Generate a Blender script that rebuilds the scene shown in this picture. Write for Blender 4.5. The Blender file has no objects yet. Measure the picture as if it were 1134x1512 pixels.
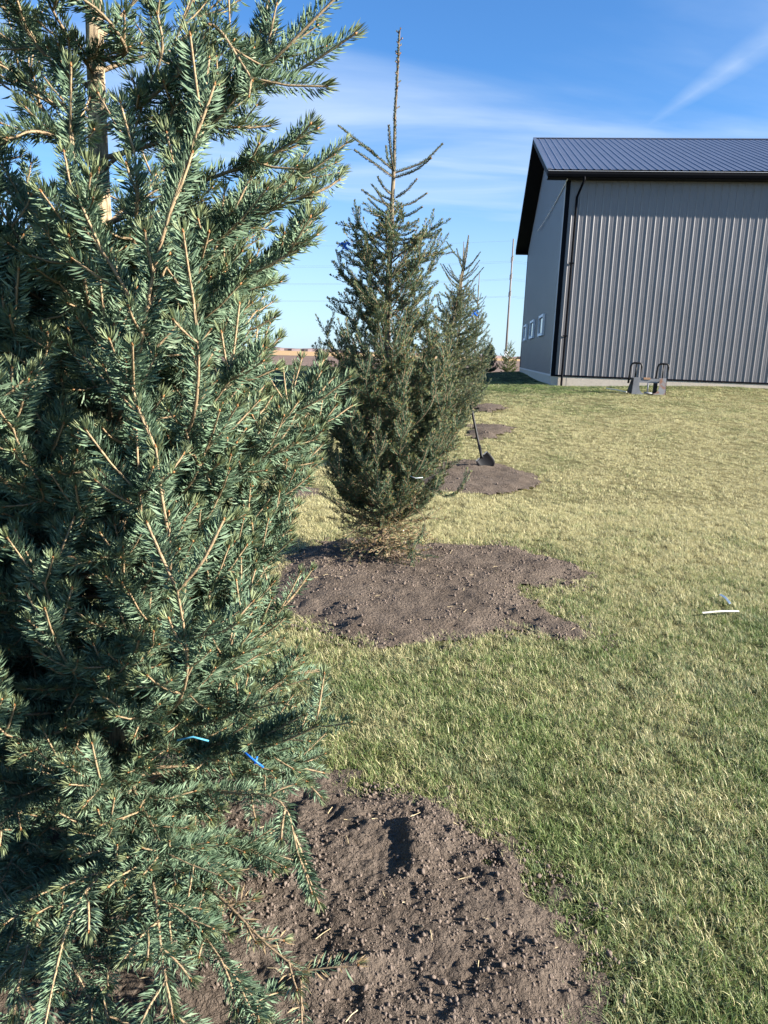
import bpy, bmesh, math, random
import numpy as np
from mathutils import Vector, Matrix
random.seed(7); rng = np.random.default_rng(11)
SC = bpy.context.scene; C = SC.collection

# ------------------------------------------------------------------ camera
EYE = 1.55; FPX = 1090.0; PITCH = .211; ROLL = .0363
_F = np.array([0, math.cos(PITCH), -math.sin(PITCH)]); _d = np.array([0, -math.sin(PITCH), -math.cos(PITCH)]); _r = np.array([1., 0, 0])
_R = math.cos(ROLL)*_r - math.sin(ROLL)*_d; _D = math.sin(ROLL)*_r + math.cos(ROLL)*_d
cam = bpy.data.cameras.new('camera'); camo = bpy.data.objects.new('camera', cam); C.objects.link(camo)
cam.lens = FPX/1512*36; cam.sensor_width = 36; cam.sensor_fit = 'AUTO'; cam.clip_start = .05; cam.clip_end = 20000
camo.matrix_world = Matrix(((_R[0], -_D[0], -_F[0], 0), (_R[1], -_D[1], -_F[1], 0), (_R[2], -_D[2], -_F[2], EYE), (0, 0, 0, 1)))
SC.camera = camo
SC.render.resolution_x = 768; SC.render.resolution_y = 1024

# ------------------------------------------------------------------ light
SUN_AZ = math.radians(73); SUN_EL = math.radians(23)      # azimuth to the right of "behind the camera"
SUN = Vector((math.sin(SUN_AZ)*math.cos(SUN_EL), -math.cos(SUN_AZ)*math.cos(SUN_EL), math.sin(SUN_EL)))
sl = bpy.data.lights.new('sun', 'SUN'); slo = bpy.data.objects.new('sun', sl); C.objects.link(slo)
sl.energy = 5.0; sl.angle = math.radians(.53); sl.color = (1, .93, .82)
slo.rotation_euler = (-SUN).to_track_quat('-Z', 'Y').to_euler()
world = bpy.data.worlds.new('World'); SC.world = world; world.use_nodes = True
SC.view_settings.view_transform = 'Standard'; SC.view_settings.look = 'None'
SC.view_settings.exposure = 1.86; SC.view_settings.gamma = 1
def build_world():
    nt = world.node_tree; N = nt.nodes; L = nt.links; N.clear()
    out = N.new('ShaderNodeOutputWorld'); bg = N.new('ShaderNodeBackground'); bg.inputs['Strength'].default_value = .056
    sky = N.new('ShaderNodeTexSky'); sky.sky_type = 'NISHITA'; sky.sun_disc = False
    sky.sun_elevation = SUN_EL; sky.sun_rotation = math.atan2(SUN.x, SUN.y)
    sky.altitude = 300; sky.air_density = 1.0; sky.dust_density = .35; sky.ozone_density = 2.6
    tc = N.new('ShaderNodeTexCoord')
    def math_(op, a, b=None, c=None, clamp=False):
        n = N.new('ShaderNodeMath'); n.operation = op; n.use_clamp = clamp
        for i, v in enumerate((a, b, c)):
            if v is None: continue
            if isinstance(v, (int, float)): n.inputs[i].default_value = v
            else: L.new(v, n.inputs[i])
        return n.outputs[0]
    sep = N.new('ShaderNodeSeparateXYZ'); L.new(tc.outputs['Generated'], sep.inputs[0])
    X, Y, Z = sep.outputs
    zc = math_('MAXIMUM', math_('ADD', Z, .06), .03)
    u = math_('DIVIDE', X, zc); v = math_('DIVIDE', Y, zc)       # a flat cloud layer overhead
    comb = N.new('ShaderNodeCombineXYZ'); L.new(u, comb.inputs[0]); L.new(v, comb.inputs[1])
    def cloud(rot, sc, loc, nscale, detail, lo, hi, dist):
        mp = N.new('ShaderNodeMapping'); mp.inputs['Rotation'].default_value = (0, 0, rot); mp.inputs['Scale'].default_value = sc
        mp.inputs['Location'].default_value = loc; L.new(comb.outputs[0], mp.inputs[0])
        no = N.new('ShaderNodeTexNoise'); no.inputs['Scale'].default_value = nscale; no.inputs['Detail'].default_value = detail
        no.inputs['Roughness'].default_value = .52; no.inputs['Distortion'].default_value = dist; L.new(mp.outputs[0], no.inputs['Vector'])
        r = N.new('ShaderNodeMapRange'); r.interpolation_type = 'SMOOTHSTEP'; r.inputs['From Min'].default_value = lo; r.inputs['From Max'].default_value = hi
        L.new(no.outputs['Fac'], r.inputs['Value']); return r.outputs[0]
    c1 = cloud(-1.15, (.42, .85, 1), CLOUD_LOC, .85, 8, .38, .68, .7)          # long fibrous veils
    c2 = cloud(-.6, (.2, .3, 1), (CLOUD_LOC[0]+7.3, 2.2, 0), 1.6, 5, .36, .60, .3)   # where the veils are thick or thin
    c3 = cloud(-1.3, (.6, 2.4, 1), (1.3, 4.4, 0), 1.2, 7, .25, .75, .5)   # fine fibres
    veil = math_('MULTIPLY', math_('MULTIPLY', c1, math_('MULTIPLY_ADD', c2, .75, .25)), math_('MULTIPLY_ADD', c3, .45, .22))
    low = N.new('ShaderNodeMapRange'); low.inputs['From Min'].default_value = .55; low.inputs['From Max'].default_value = .02
    low.inputs['To Min'].default_value = .70; low.inputs['To Max'].default_value = 1.25; L.new(Z, low.inputs['Value'])
    veil = math_('MULTIPLY', veil, low.outputs[0], clamp=True)
    # horizon milkiness of the lower air
    hz = N.new('ShaderNodeMapRange'); hz.interpolation_type = 'SMOOTHSTEP'; hz.inputs['From Min'].default_value = .30; hz.inputs['From Max'].default_value = -.02
    hz.inputs['To Min'].default_value = 0; hz.inputs['To Max'].default_value = .62; L.new(Z, hz.inputs['Value'])
    veil = math_('MAXIMUM', veil, hz.outputs[0])
    # a spreading vapour trail: a straight line across the cloud layer
    a, b = CONTRAIL
    du, dv = b[0]-a[0], b[1]-a[1]; ln = math.hypot(du, dv); nx, ny = -dv/ln, du/ln
    along = math_('DIVIDE', math_('ADD', math_('MULTIPLY', math_('SUBTRACT', u, a[0]), du/ln), math_('MULTIPLY', math_('SUBTRACT', v, a[1]), dv/ln)), ln)
    perp = math_('ABSOLUTE', math_('ADD', math_('MULTIPLY', math_('SUBTRACT', u, a[0]), nx), math_('MULTIPLY', math_('SUBTRACT', v, a[1]), ny)))
    wid = math_('MULTIPLY_ADD', math_('MAXIMUM', along, 0), .07, .018)
    tr = math_('SUBTRACT', 1, math_('DIVIDE', perp, wid), clamp=True)
    tr = math_('MULTIPLY', tr, math_('MULTIPLY', math_('MULTIPLY', along, 1.6, clamp=True), .34))
    tn = cloud(.2, (1, 1, 1), (0, 0, 0), 4.5, 5, .25, .7, .6)
    tr = math_('MULTIPLY', tr, math_('MULTIPLY_ADD', tn, .6, .4))
    veil = math_('MAXIMUM', veil, math_('ADD', math_('MULTIPLY', veil, .7), tr), clamp=True)
    tint = N.new('ShaderNodeMixRGB'); tint.blend_type = 'MULTIPLY'; tint.inputs[0].default_value = 1; tint.inputs[2].default_value = SKY_TINT
    L.new(sky.outputs[0], tint.inputs[1])
    mix = N.new('ShaderNodeMixRGB'); mix.inputs[2].default_value = CLOUD_COL
    L.new(veil, mix.inputs[0]); L.new(tint.outputs[0], mix.inputs[1]); L.new(mix.outputs[0], bg.inputs['Color']); L.new(bg.outputs[0], out.inputs[0])
def ray(x, y): return _F + _R*(x-567)/FPX + _D*(y-756)/FPX
def atY(x, y, Y): v = ray(x, y); return v*Y/v[1] + np.array([0, 0, EYE])
def _uv(x, y):
    v = ray(x, y); v = v/np.linalg.norm(v); z = v[2]+.06; return (v[0]/z, v[1]/z)
CONTRAIL = (_uv(935, 200), _uv(1134, 62))
CLOUD_LOC = (12., .5, 0)
SKY_TINT = (.50, .86, 1.20, 1); CLOUD_COL = (4.1, 4.85, 5.8, 1)
build_world()

# ------------------------------------------------------------------ small tools
def cr(a, b):
    a = np.asarray(a, float); b = np.asarray(b, float); o = np.empty(np.broadcast(a, b).shape)
    o[..., 0] = a[..., 1]*b[..., 2]-a[..., 2]*b[..., 1]; o[..., 1] = a[..., 2]*b[..., 0]-a[..., 0]*b[..., 2]; o[..., 2] = a[..., 0]*b[..., 1]-a[..., 1]*b[..., 0]
    return o
def lerp(a, b, t): return a+(b-a)*t
def sstep(a, b, x): t = np.clip((x-a)/(b-a), 0, 1); return t*t*(3-2*t)
def _hash(ix, iy, s):
    h = (ix.astype(np.int64)*374761393 + iy.astype(np.int64)*668265263 + s*1442695041) & 0xffffffff
    h = ((h ^ (h >> 13))*1274126177) & 0xffffffff
    return ((h ^ (h >> 16)) & 0xffff)/65535.
def vnoise(x, y, s=0):
    ix = np.floor(x); iy = np.floor(y); fx = x-ix; fy = y-iy; fx = fx*fx*(3-2*fx); fy = fy*fy*(3-2*fy)
    return (_hash(ix, iy, s)*(1-fx)+_hash(ix+1, iy, s)*fx)*(1-fy)+(_hash(ix, iy+1, s)*(1-fx)+_hash(ix+1, iy+1, s)*fx)*fy
def fbm(x, y, s=0, o=4, g=.5):
    a = 1; t = 0; n = 0
    for i in range(o): t = t+a*vnoise(x*2**i, y*2**i, s+i); n += a; a *= g
    return t/n
def tag(o, label=None, cat=None, group=None, kind=None):
    for k, v in (('label', label), ('category', cat), ('group', group), ('kind', kind)):
        if v: o[k] = v
    return o
def link(name, me, mats=None, parent=None):
    if mats is not None and not me.materials:
        for m in (mats if isinstance(mats, (list, tuple)) else [mats]): me.materials.append(m)
    o = bpy.data.objects.new(name, me); C.objects.link(o); o.parent = parent
    return o
def empty(name, loc=(0, 0, 0), rz=0):
    o = bpy.data.objects.new(name, None); C.objects.link(o); o.location = loc; o.rotation_euler = (0, 0, rz); o.empty_display_size = .1
    return o
def np_mesh(name, V, faces, smooth=False, attrs=None, matidx=None):
    """faces: (n,k) array of equal-size polygons"""
    me = bpy.data.meshes.new(name); V = np.asarray(V, np.float32); faces = np.asarray(faces, np.int32); n, k = faces.shape
    me.vertices.add(len(V)); me.vertices.foreach_set('co', V.ravel())
    me.loops.add(n*k); me.loops.foreach_set('vertex_index', faces.ravel())
    me.polygons.add(n); me.polygons.foreach_set('loop_start', np.arange(0, n*k, k, dtype=np.int32))
    if smooth: me.polygons.foreach_set('use_smooth', np.ones(n, bool))
    if matidx is not None: me.polygons.foreach_set('material_index', np.asarray(matidx, np.int32))
    for an, (dom, val) in (attrs or {}).items():
        a = me.attributes.new(an, 'FLOAT', dom); a.data.foreach_set('value', np.asarray(val, np.float32))
    me.update(calc_edges=True); return me
def py_mesh(name, V, F, smooth=False):
    me = bpy.data.meshes.new(name); me.from_pydata([tuple(v) for v in V], [], F); me.update()
    if smooth:
        for p in me.polygons: p.use_smooth = True
    return me
class MB:
    def __init__(s): s.V = []; s.F = []
    def add(s, V, F): k = len(s.V); s.V += [tuple(v) for v in V]; s.F += [tuple(i+k for i in f) for f in F]; return s
    def box(s, a, b):
        x0, y0, z0 = a; x1, y1, z1 = b
        return s.add([(x0, y0, z0), (x1, y0, z0), (x1, y1, z0), (x0, y1, z0), (x0, y0, z1), (x1, y0, z1), (x1, y1, z1), (x0, y1, z1)],
                     [(0, 3, 2, 1), (4, 5, 6, 7), (0, 1, 5, 4), (1, 2, 6, 5), (2, 3, 7, 6), (3, 0, 4, 7)])
    def prism(s, poly, d):
        """poly: list of 3d points (planar), extruded by vector d"""
        n = len(poly); P = [Vector(p) for p in poly]; d = Vector(d)
        return s.add(P+[p+d for p in P], [tuple(range(n))[::-1], tuple(range(n, 2*n))]+[(i, (i+1) % n, (i+1) % n+n, i+n) for i in range(n)])
    def tube(s, pts, r, n=8, cap=True):
        V, F = tube_arr(np.array(pts, float), r, n); F = [tuple(f) for f in F]; m = len(pts)
        if cap: F += [tuple(range(n))[::-1], tuple(range((m-1)*n, m*n))]
        return s.add(V, F)
    def mesh(s, name, smooth=False): return py_mesh(name, s.V, s.F, smooth)
    def build(s, name, mat, parent=None, smooth=False, bevel=0):
        me = s.mesh(name, smooth)
        if bevel:
            bm = bmesh.new(); bm.from_mesh(me); bmesh.ops.recalc_face_normals(bm, faces=bm.faces)
            bmesh.ops.bevel(bm, geom=list(bm.edges), offset=bevel, segments=2, affect='EDGES', clamp_overlap=True); bm.to_mesh(me); bm.free()
        return link(name, me, mat, parent)
def tube_arr(P, r, n=5):
    m = len(P); r = np.broadcast_to(np.asarray(r, float), (m,))
    T = np.gradient(P, axis=0); T /= np.linalg.norm(T, axis=1, keepdims=True)+1e-12
    ref = np.array([0, 0, 1.]) if abs(T[:, 2]).mean() < .8 else np.array([1., 0, 0])
    A = cr(T, ref); A /= np.linalg.norm(A, axis=1, keepdims=True)+1e-12; B = cr(T, A)
    th = np.arange(n)*2*math.pi/n
    V = (P[:, None]+(A[:, None]*np.cos(th)[None, :, None]+B[:, None]*np.sin(th)[None, :, None])*r[:, None, None]).reshape(-1, 3)
    i = np.arange(m-1)[:, None]*n; j = np.arange(n)[None]; j2 = (j+1) % n
    F = np.stack([i+j, i+j2, i+n+j2, i+n+j], -1).reshape(-1, 4)
    return V, F

# ------------------------------------------------------------------ materials
class NT:
    def __init__(s, name):
        s.m = bpy.data.materials.new(name); s.m.use_nodes = True; s.t = s.m.node_tree; s.t.nodes.clear()
        s.out = s.t.nodes.new('ShaderNodeOutputMaterial')
    def n(s, ty, ins=None, **props):
        nd = s.t.nodes.new(ty)
        for k, v in props.items(): setattr(nd, k, v)
        for k, v in (ins or {}).items():
            so = nd.inputs[k]
            if isinstance(v, bpy.types.NodeSocket): s.t.links.new(v, so)
            else: so.default_value = v
        return nd
    def pos(s): return s.n('ShaderNodeNewGeometry').outputs['Position']
    def noise(s, scale, detail=4, vec=None, rough=.55, dist=0):
        i = {'Scale': scale, 'Detail': detail, 'Roughness': rough, 'Distortion': dist}
        i['Vector'] = vec if vec is not None else s.pos()
        return s.n('ShaderNodeTexNoise', i).outputs['Fac']
    def rng(s, v, a, b, c=0., d=1., smooth=True):
        return s.n('ShaderNodeMapRange', {'Value': v, 'From Min': a, 'From Max': b, 'To Min': c, 'To Max': d}, interpolation_type='SMOOTHSTEP' if smooth else 'LINEAR').outputs[0]
    def mix(s, f, a, b, blend='MIX'): return s.n('ShaderNodeMixRGB', {0: f, 1: a, 2: b}, blend_type=blend).outputs[0]
    def math(s, op, a, b=0., c=0., clamp=False):
        return s.n('ShaderNodeMath', {0: a, 1: b, 2: c}, operation=op, use_clamp=clamp).outputs[0]
    def attr(s, name): return s.n('ShaderNodeAttribute', attribute_name=name).outputs['Fac']
    def bsdf(s, col, rough=.6, spec=.5, metal=0., bump=None, bstr=.3, bdist=.01, trans=None, tcol=None, coat=0.):
        i = {'Base Color': col, 'Roughness': rough, 'Specular IOR Level': spec, 'Metallic': metal, 'Coat Weight': coat}
        if bump is not None:
            i['Normal'] = s.n('ShaderNodeBump', {'Height': bump, 'Strength': bstr, 'Distance': bdist}).outputs[0]
        b = s.n('ShaderNodeBsdfPrincipled', i).outputs[0]
        if trans:
            tr = s.n('ShaderNodeBsdfTranslucent', {'Color': tcol if tcol is not None else col}).outputs[0]
            b = s.n('ShaderNodeMixShader', {0: trans, 1: b, 2: tr}).outputs[0]
        s.t.links.new(b, s.out.inputs[0]); return s.m
def c4(r, g, b): return (r, g, b, 1)

def dryness(t):
    """how straw-like the turf is, by place: the near strip and the pad round the shed stay green"""
    p = t.pos(); sp = t.n('ShaderNodeSeparateXYZ', {0: p}).outputs
    ramp = t.n('ShaderNodeValToRGB', {0: t.math('MULTIPLY_ADD', sp[0], -.012, t.math('DIVIDE', sp[1], 30.))})
    cr = ramp.color_ramp; cr.interpolation = 'EASE'
    pts = [(0, .24), (.06, .28), (.105, .42), (.15, .74), (.22, .95), (.45, .92), (.58, .72), (.70, .26), (1, .12)]
    while len(cr.elements) < len(pts): cr.elements.new(.5)
    for e, (q, v) in zip(cr.elements, pts): e.position = q; e.color = (v, v, v, 1)
    n1 = t.noise(1.3, 3, p); n2 = t.noise(.35, 2, p); n3 = t.noise(5.5, 3, p)
    v = t.math('ADD', ramp.outputs[0], t.math('MULTIPLY', t.math('SUBTRACT', n1, .5), 1.25))
    v = t.math('ADD', v, t.math('MULTIPLY', t.math('SUBTRACT', n2, .5), .8))
    return t.math('ADD', v, t.math('MULTIPLY', t.math('SUBTRACT', n3, .5), .75), clamp=True)
M = {}
def mats():
    t = NT('lawn'); d = dryness(t); p = t.pos()
    f = t.noise(60, 4, p); g = t.noise(9, 5, p, .65)
    mp = t.n('ShaderNodeMapping', {'Vector': p, 'Scale': (1, .32, 1)}).outputs[0]
    st = t.noise(14, 5, mp, .7)
    col = t.mix(d, c4(.055, .098, .026), c4(.40, .36, .185))
    col = t.mix(t.rng(f, .35, .7), t.mix(1, col, c4(.5, .5, .46), 'MULTIPLY'), col)
    col = t.mix(t.rng(st, .42, .62, .0, .55), t.mix(1, col, c4(.48, .47, .42), 'MULTIPLY'), col)
    col = t.mix(t.rng(g, .5, .72, 0, .35), col, c4(.10, .085, .05))
    M['lawn'] = t.bsdf(col, .95, .1, bump=t.math('ADD', f, t.math('MULTIPLY', st, 1.5)), bstr=.9, bdist=.03)
    t = NT('grass_blade'); d = dryness(t); at = t.attr('tint'); ri = t.n('ShaderNodeObjectInfo').outputs['Random']
    rnd = t.math('FRACT', t.math('ADD', at, ri))
    dry = t.rng(t.math('SUBTRACT', d, rnd), -.16, .2)
    r2 = t.math('FRACT', t.math('MULTIPLY', rnd, 7.31))
    gr = t.mix(r2, c4(.072, .148, .030), c4(.17, .24, .066)); gr = t.mix(t.rng(t.noise(2.2, 2), .45, .7, 0, .6), gr, c4(.10, .155, .085))
    sw = t.mix(r2, c4(.60, .55, .30), c4(.42, .38, .20))
    col = t.mix(dry, gr, sw); tip = t.attr('tip')
    col = t.mix(t.math('MULTIPLY', tip, .28), col, c4(.42, .37, .2))
    M['blade'] = t.bsdf(col, .5, .35, trans=.3)
    t = NT('soil'); n1 = t.noise(5, 5); n2 = t.noise(90, 5, None, .7); n3 = t.noise(320, 3)
    col = t.mix(t.rng(n1, .3, .7), c4(.142, .113, .091), c4(.200, .162, .132)); col = t.mix(t.rng(n2, .35, .65, 0, .5), t.mix(1, col, c4(.74, .72, .70), 'MULTIPLY'), col)
    jt = t.n('ShaderNodeVectorMath', {0: t.n('ShaderNodeTexNoise', {'Vector': t.pos(), 'Scale': 45., 'Detail': 3.}).outputs['Color'], 1: (.022, .022, .022)}, operation='MULTIPLY').outputs[0]
    wv = t.n('ShaderNodeVectorMath', {0: t.pos(), 1: jt}, operation='ADD')
    vo = [t.n('ShaderNodeTexVoronoi', {'Vector': wv.outputs[0], 'Scale': sc_}).outputs['Distance'] for sc_ in (55., 150.)]
    crumb = t.math('ADD', t.math('MULTIPLY', vo[0], -1.0), t.math('MULTIPLY', vo[1], -.45))
    col = t.mix(t.rng(vo[0], .3, .8, 0, .3), col, t.mix(1, col, c4(.6, .58, .56), 'MULTIPLY'))
    M['soil'] = t.bsdf(col, .95, .1, bump=t.math('ADD', crumb, t.math('ADD', n2, t.math('MULTIPLY', n3, .5))), bstr=1, bdist=.016)
    t = NT('clod'); n1 = t.noise(40, 4); rr = t.n('ShaderNodeObjectInfo').outputs['Random']
    col = t.mix(n1, c4(.118, .090, .073), c4(.178, .141, .116)); col = t.mix(t.math('MULTIPLY', rr, .4), col, c4(.18, .144, .118))
    M['clod'] = t.bsdf(col, .95, .1, bump=t.noise(250, 3), bstr=.6, bdist=.004)
    t = NT('tilled'); p = t.pos(); mp = t.n('ShaderNodeMapping', {'Vector': p, 'Scale': (.15, 1, 1)}).outputs[0]
    col = t.mix(t.rng(t.noise(1.1, 5, mp), .35, .65), c4(.125, .085, .068), c4(.22, .165, .135)); M['tilled'] = t.bsdf(col, 1, .05, bump=t.noise(3, 5, p), bstr=.8, bdist=.1)
    t = NT('stubble'); col = t.mix(t.noise(.05, 4), c4(.46, .30, .15), c4(.36, .25, .14)); M['stubble'] = t.bsdf(col, 1, .05)
    t = NT('far_wood'); col = t.mix(t.noise(.12, 3), c4(.13, .095, .10), c4(.20, .155, .15)); M['far_wood'] = t.bsdf(col, 1, .05)
    # conifer
    def needle(name, g1, g2, g3, tr=.24, rough=.6):
        t = NT(name); a = t.attr('tint'); b = t.attr('tip')
        col = t.mix(t.rng(a, .0, .6), g1, g2); col = t.mix(t.rng(a, .6, 1.0), col, g3)
        col = t.mix(t.math('MULTIPLY', b, .8, clamp=True), col, c4(.27, .26, .09))
        dd = t.attr('dead'); col = t.mix(dd, col, c4(.34, .25, .14))
        M[name] = t.bsdf(col, rough, .3, trans=tr)
    needle('needle_near', c4(.078, .134, .080), c4(.166, .246, .154), c4(.285, .365, .24))
    needle('needle_mid', c4(.044, .082, .049), c4(.092, .138, .080), c4(.18, .222, .112))
    needle('needle_far', c4(.048, .09, .064), c4(.088, .138, .092), c4(.15, .19, .115))
    needle('needle_gold', c4(.06, .10, .03), c4(.11, .15, .05), c4(.19, .19, .07))
    t = NT('twig'); a = t.attr('age'); n = t.noise(180, 3)
    col = t.mix(a, c4(.34, .25, .150), c4(.15, .11, .075)); col = t.mix(t.rng(n, .35, .7, 0, .55), col, t.mix(1, col, c4(.5, .45, .4), 'MULTIPLY'))
    M['twig'] = t.bsdf(col, .75, .25, bump=n, bstr=.6, bdist=.002)
    t = NT('bud'); M['bud'] = t.bsdf(t.mix(t.noise(200, 2), c4(.40, .19, .07), c4(.26, .11, .045)), .6, .3)
    t = NT('bark'); p = t.pos(); mp = t.n('ShaderNodeMapping', {'Vector': p, 'Scale': (1, 1, .22)}).outputs[0]
    n = t.noise(110, 5, mp, .7); n2 = t.noise(14, 4)
    col = t.mix(t.rng(n, .36, .62), c4(.13, .095, .062), c4(.50, .385, .235)); col = t.mix(t.rng(n2, .45, .7, 0, .6), col, c4(.20, .165, .12))
    M['bark_dark'] = None
    M['bark'] = t.bsdf(col, .85, .2, bump=n, bstr=1, bdist=.006)
    t = NT('bark_dark'); n = t.noise(60, 4); M['bark_dark'] = t.bsdf(t.mix(n, c4(.13, .10, .07), c4(.27, .21, .135)), .85, .2, bump=n, bstr=.8, bdist=.006)
    # shed
    def paint(name, col, rough, spec=.5, var=.1, metal=0.):
        t = NT(name); n = t.noise(1.2, 4); k = t.mix(t.rng(n, .3, .7, 0, 1), c4(*[c*(1-var) for c in col]), c4(*[c*(1+var) for c in col]))
        M[name] = t.bsdf(k, rough, spec, metal, bump=t.noise(2.5, 2), bstr=.05, bdist=.02)
    paint('siding', (.146, .140, .148), .30, .55, .05); paint('roof_metal', (.080, .088, .118), .34, .7, .06); paint('dark_trim', (.003, .0035, .006), .65, .08)
    paint('soffit', (.012, .012, .018), .7, .2); paint('white_trim', (.84, .86, .88), .5); paint('light_edge', (.42, .43, .46), .4)
    t = NT('concrete'); n = t.noise(3, 5); col = t.mix(n, c4(.42, .36, .29), c4(.56, .49, .41)); col = t.mix(t.rng(t.noise(14, 4), .5, .75, 0, .4), col, c4(.3, .26, .22))
    M['concrete'] = t.bsdf(col, .9, .2, bump=t.noise(30, 4), bstr=.4, bdist=.01)
    t = NT('glass'); M['glass'] = t.bsdf(c4(.02, .025, .03), .06, .8)
    paint('black_metal', (.008, .008, .010), .5, .25); paint('worn_grey', (.19, .195, .21), .5, .4, .3)
    t = NT('rusty_plate'); n = t.noise(7, 5); col = t.mix(t.rng(n, .42, .66), c4(.24, .245, .26), c4(.26, .12, .07)); M['rusty_plate'] = t.bsdf(col, .6, .4)
    t = NT('orange_rust'); M['orange_rust'] = t.bsdf(t.mix(t.noise(20, 3), c4(.42, .20, .09), c4(.25, .2, .15)), .7, .3)
    t = NT('pole_steel'); M['pole_steel'] = t.bsdf(t.mix(t.noise(.6, 3), c4(.135, .12, .115), c4(.19, .17, .16)), .7, .3)
    t = NT('wire'); M['wire'] = t.bsdf(c4(.16, .17, .19), .5, .5)
    t = NT('blue_plastic'); M['blue'] = t.bsdf(t.mix(t.noise(60, 2), c4(.01, .12, .60), c4(.02, .2, .75)), .4, .5, trans=.2)
    t = NT('blue_twine'); M['twine'] = t.bsdf(t.mix(t.noise(300, 2), c4(.03, .20, .34), c4(.10, .32, .42)), .6, .3)
    t = NT('white_stick'); M['stick'] = t.bsdf(t.mix(t.noise(30, 3), c4(.60, .58, .52), c4(.50, .47, .41)), .6, .3)
    t = NT('pale_blue_strip'); M['strip'] = t.bsdf(t.mix(t.noise(30, 3), c4(.50, .60, .66), c4(.62, .69, .72)), .5, .4)
mats()

# ------------------------------------------------------------------ terrain
SHED = dict(x=5.2187, y=24.1618, z=1.0926, yaw=-.1107, W=16.6005, L=23.774, Hs=5.8305, oe=.3748, og=.6167, drop=.2182, pitch=.3641)
_U = np.array([math.cos(SHED['yaw']), math.sin(SHED['yaw'])]); _V = np.array([-math.sin(SHED['yaw']), math.cos(SHED['yaw'])])
def terrain(x, y):
    x = np.asarray(x, float); y = np.asarray(y, float); dx = x-SHED['x']; dy = y-SHED['y']
    u = dx*_U[0]+dy*_U[1]; v = dx*_V[0]+dy*_V[1]
    du = np.maximum(np.maximum(-u, 0)*1.35, u-SHED['L']); dv = np.maximum(np.maximum(-v, v-SHED['W']), 0); du = np.maximum(du, 0)
    s = np.clip(1-np.hypot(du, dv)/16, 0, 1); s = .5*s+.5*s*s*(3-2*s)
    near = np.clip(1-np.hypot(du, dv)/4, 0, 1)
    pad = .76*s+near*(.17*sstep(.2, 6, u)+.12*sstep(4, 16, v))
    base = .36*sstep(20, 46, y)
    z = np.maximum(pad, base)+.05*np.exp(-((pad-base)/.12)**2)*sstep(18, 30, y)*0
    roll = sstep(2.5, 6, y)*(fbm(x*.5, y*.5, 5, 3)-.5)*.05
    return z+roll
def ground(x, y):
    v = ray(x, y); t = (0-EYE)/v[2] if v[2] < 0 else 200.
    # march outwards until the ray meets the terrain
    lo, hi = .2, 400.
    ts = np.concatenate([np.linspace(.5, 30, 1500), np.linspace(30, 400, 3000)])
    P = v[None]*ts[:, None]; g = P[:, 2]+EYE-terrain(P[:, 0], P[:, 1])
    k = np.argmax(g < 0) if (g < 0).any() else len(ts)-1
    p = v*ts[k]; return np.array([p[0], p[1], float(terrain(p[0], p[1]))])
def axis(edges):
    out = []
    for a, b, s in edges: out += list(np.arange(a, b-1e-6, s))
    return np.array(out+[edges[-1][1]])
gx = axis([(-6000, -1000, 1000), (-1000, -200, 100), (-200, -60, 20), (-60, -12, 4), (-12, 14, .4), (14, 60, 2), (60, 200, 20), (200, 1000, 100), (1000, 6000, 1000)])
gy = axis([(-400, -40, 60), (-40, -4, 6), (-4, 30, .4), (30, 60, 1.5), (60, 200, 14), (200, 1000, 100), (1000, 9000, 1000)])
GX, GY = np.meshgrid(gx, gy); GZ = terrain(GX, GY); nx, ny = len(gx), len(gy)
I = (np.arange(ny-1)[:, None]*nx+np.arange(nx-1)[None]).ravel()
lawn = link('lawn', np_mesh('lawn', np.stack([GX, GY, GZ], -1).reshape(-1, 3), np.stack([I, I+1, I+nx+1, I+nx], 1), True), M['lawn'])
tag(lawn, 'short half-dry mown lawn spreading to the fields', None, kind='structure')
# fields beyond the lawn: left of the line through A and B
A = np.array([-3.1, 36.]); B = np.array([10., 65.]); AB = (B-A)/np.linalg.norm(B-A); NL = np.array([-AB[1], AB[0]])
def sheet(name, t0, t1, w0, w1, mat, dz, label):
    a = np.linspace(0, 1, 40)**1.6; V = []
    T = t0+(t1-t0)*np.linspace(0, 1, 46); Wd = w0+(w1-w0)*a
    for w in Wd:
        for tt in T: q = A+AB*tt+NL*w; V.append((q[0], q[1], float(terrain(q[0], q[1]))+dz))
    n = len(T); I = (np.arange(len(Wd)-1)[:, None]*n+np.arange(n-1)[None]).ravel()
    o = link(name, np_mesh(name, V, np.stack([I, I+1, I+n+1, I+n], 1), True), mat); tag(o, label, kind='structure')
sheet('tilled_field', -34, 3000, 0, 75, M['tilled'], .05, 'brown tilled field beyond the lawn')
sheet('stubble_field', -1500, 6000, 75, 4200, M['stubble'], .06, 'tan stubble field running to the horizon')
def far_treeline():
    V = []; F = []; n = 420; k = 0
    xs = np.linspace(-2600, 1500, n); h = 3.5+9*fbm(xs*.008, xs*0, 3, 5, .7)**1.5*1.3; yy = 1900+60*np.sin(xs*.002)
    for i in range(n):
        w = 10+6*math.sin(i*1.7)
        V += [(xs[i], yy[i]-w, -2), (xs[i], yy[i]-w*.7, h[i]*.75), (xs[i], yy[i], h[i]), (xs[i], yy[i]+w, -2)]
        if i: a = 4*(i-1); F += [(a+j, a+4+j, a+5+j, a+1+j) for j in range(3)]
    o = link('far_treeline', py_mesh('far_treeline', V, F), M['far_wood']); tag(o, 'far line of bare trees along the horizon', 'trees', kind='stuff')
far_treeline()

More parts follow.
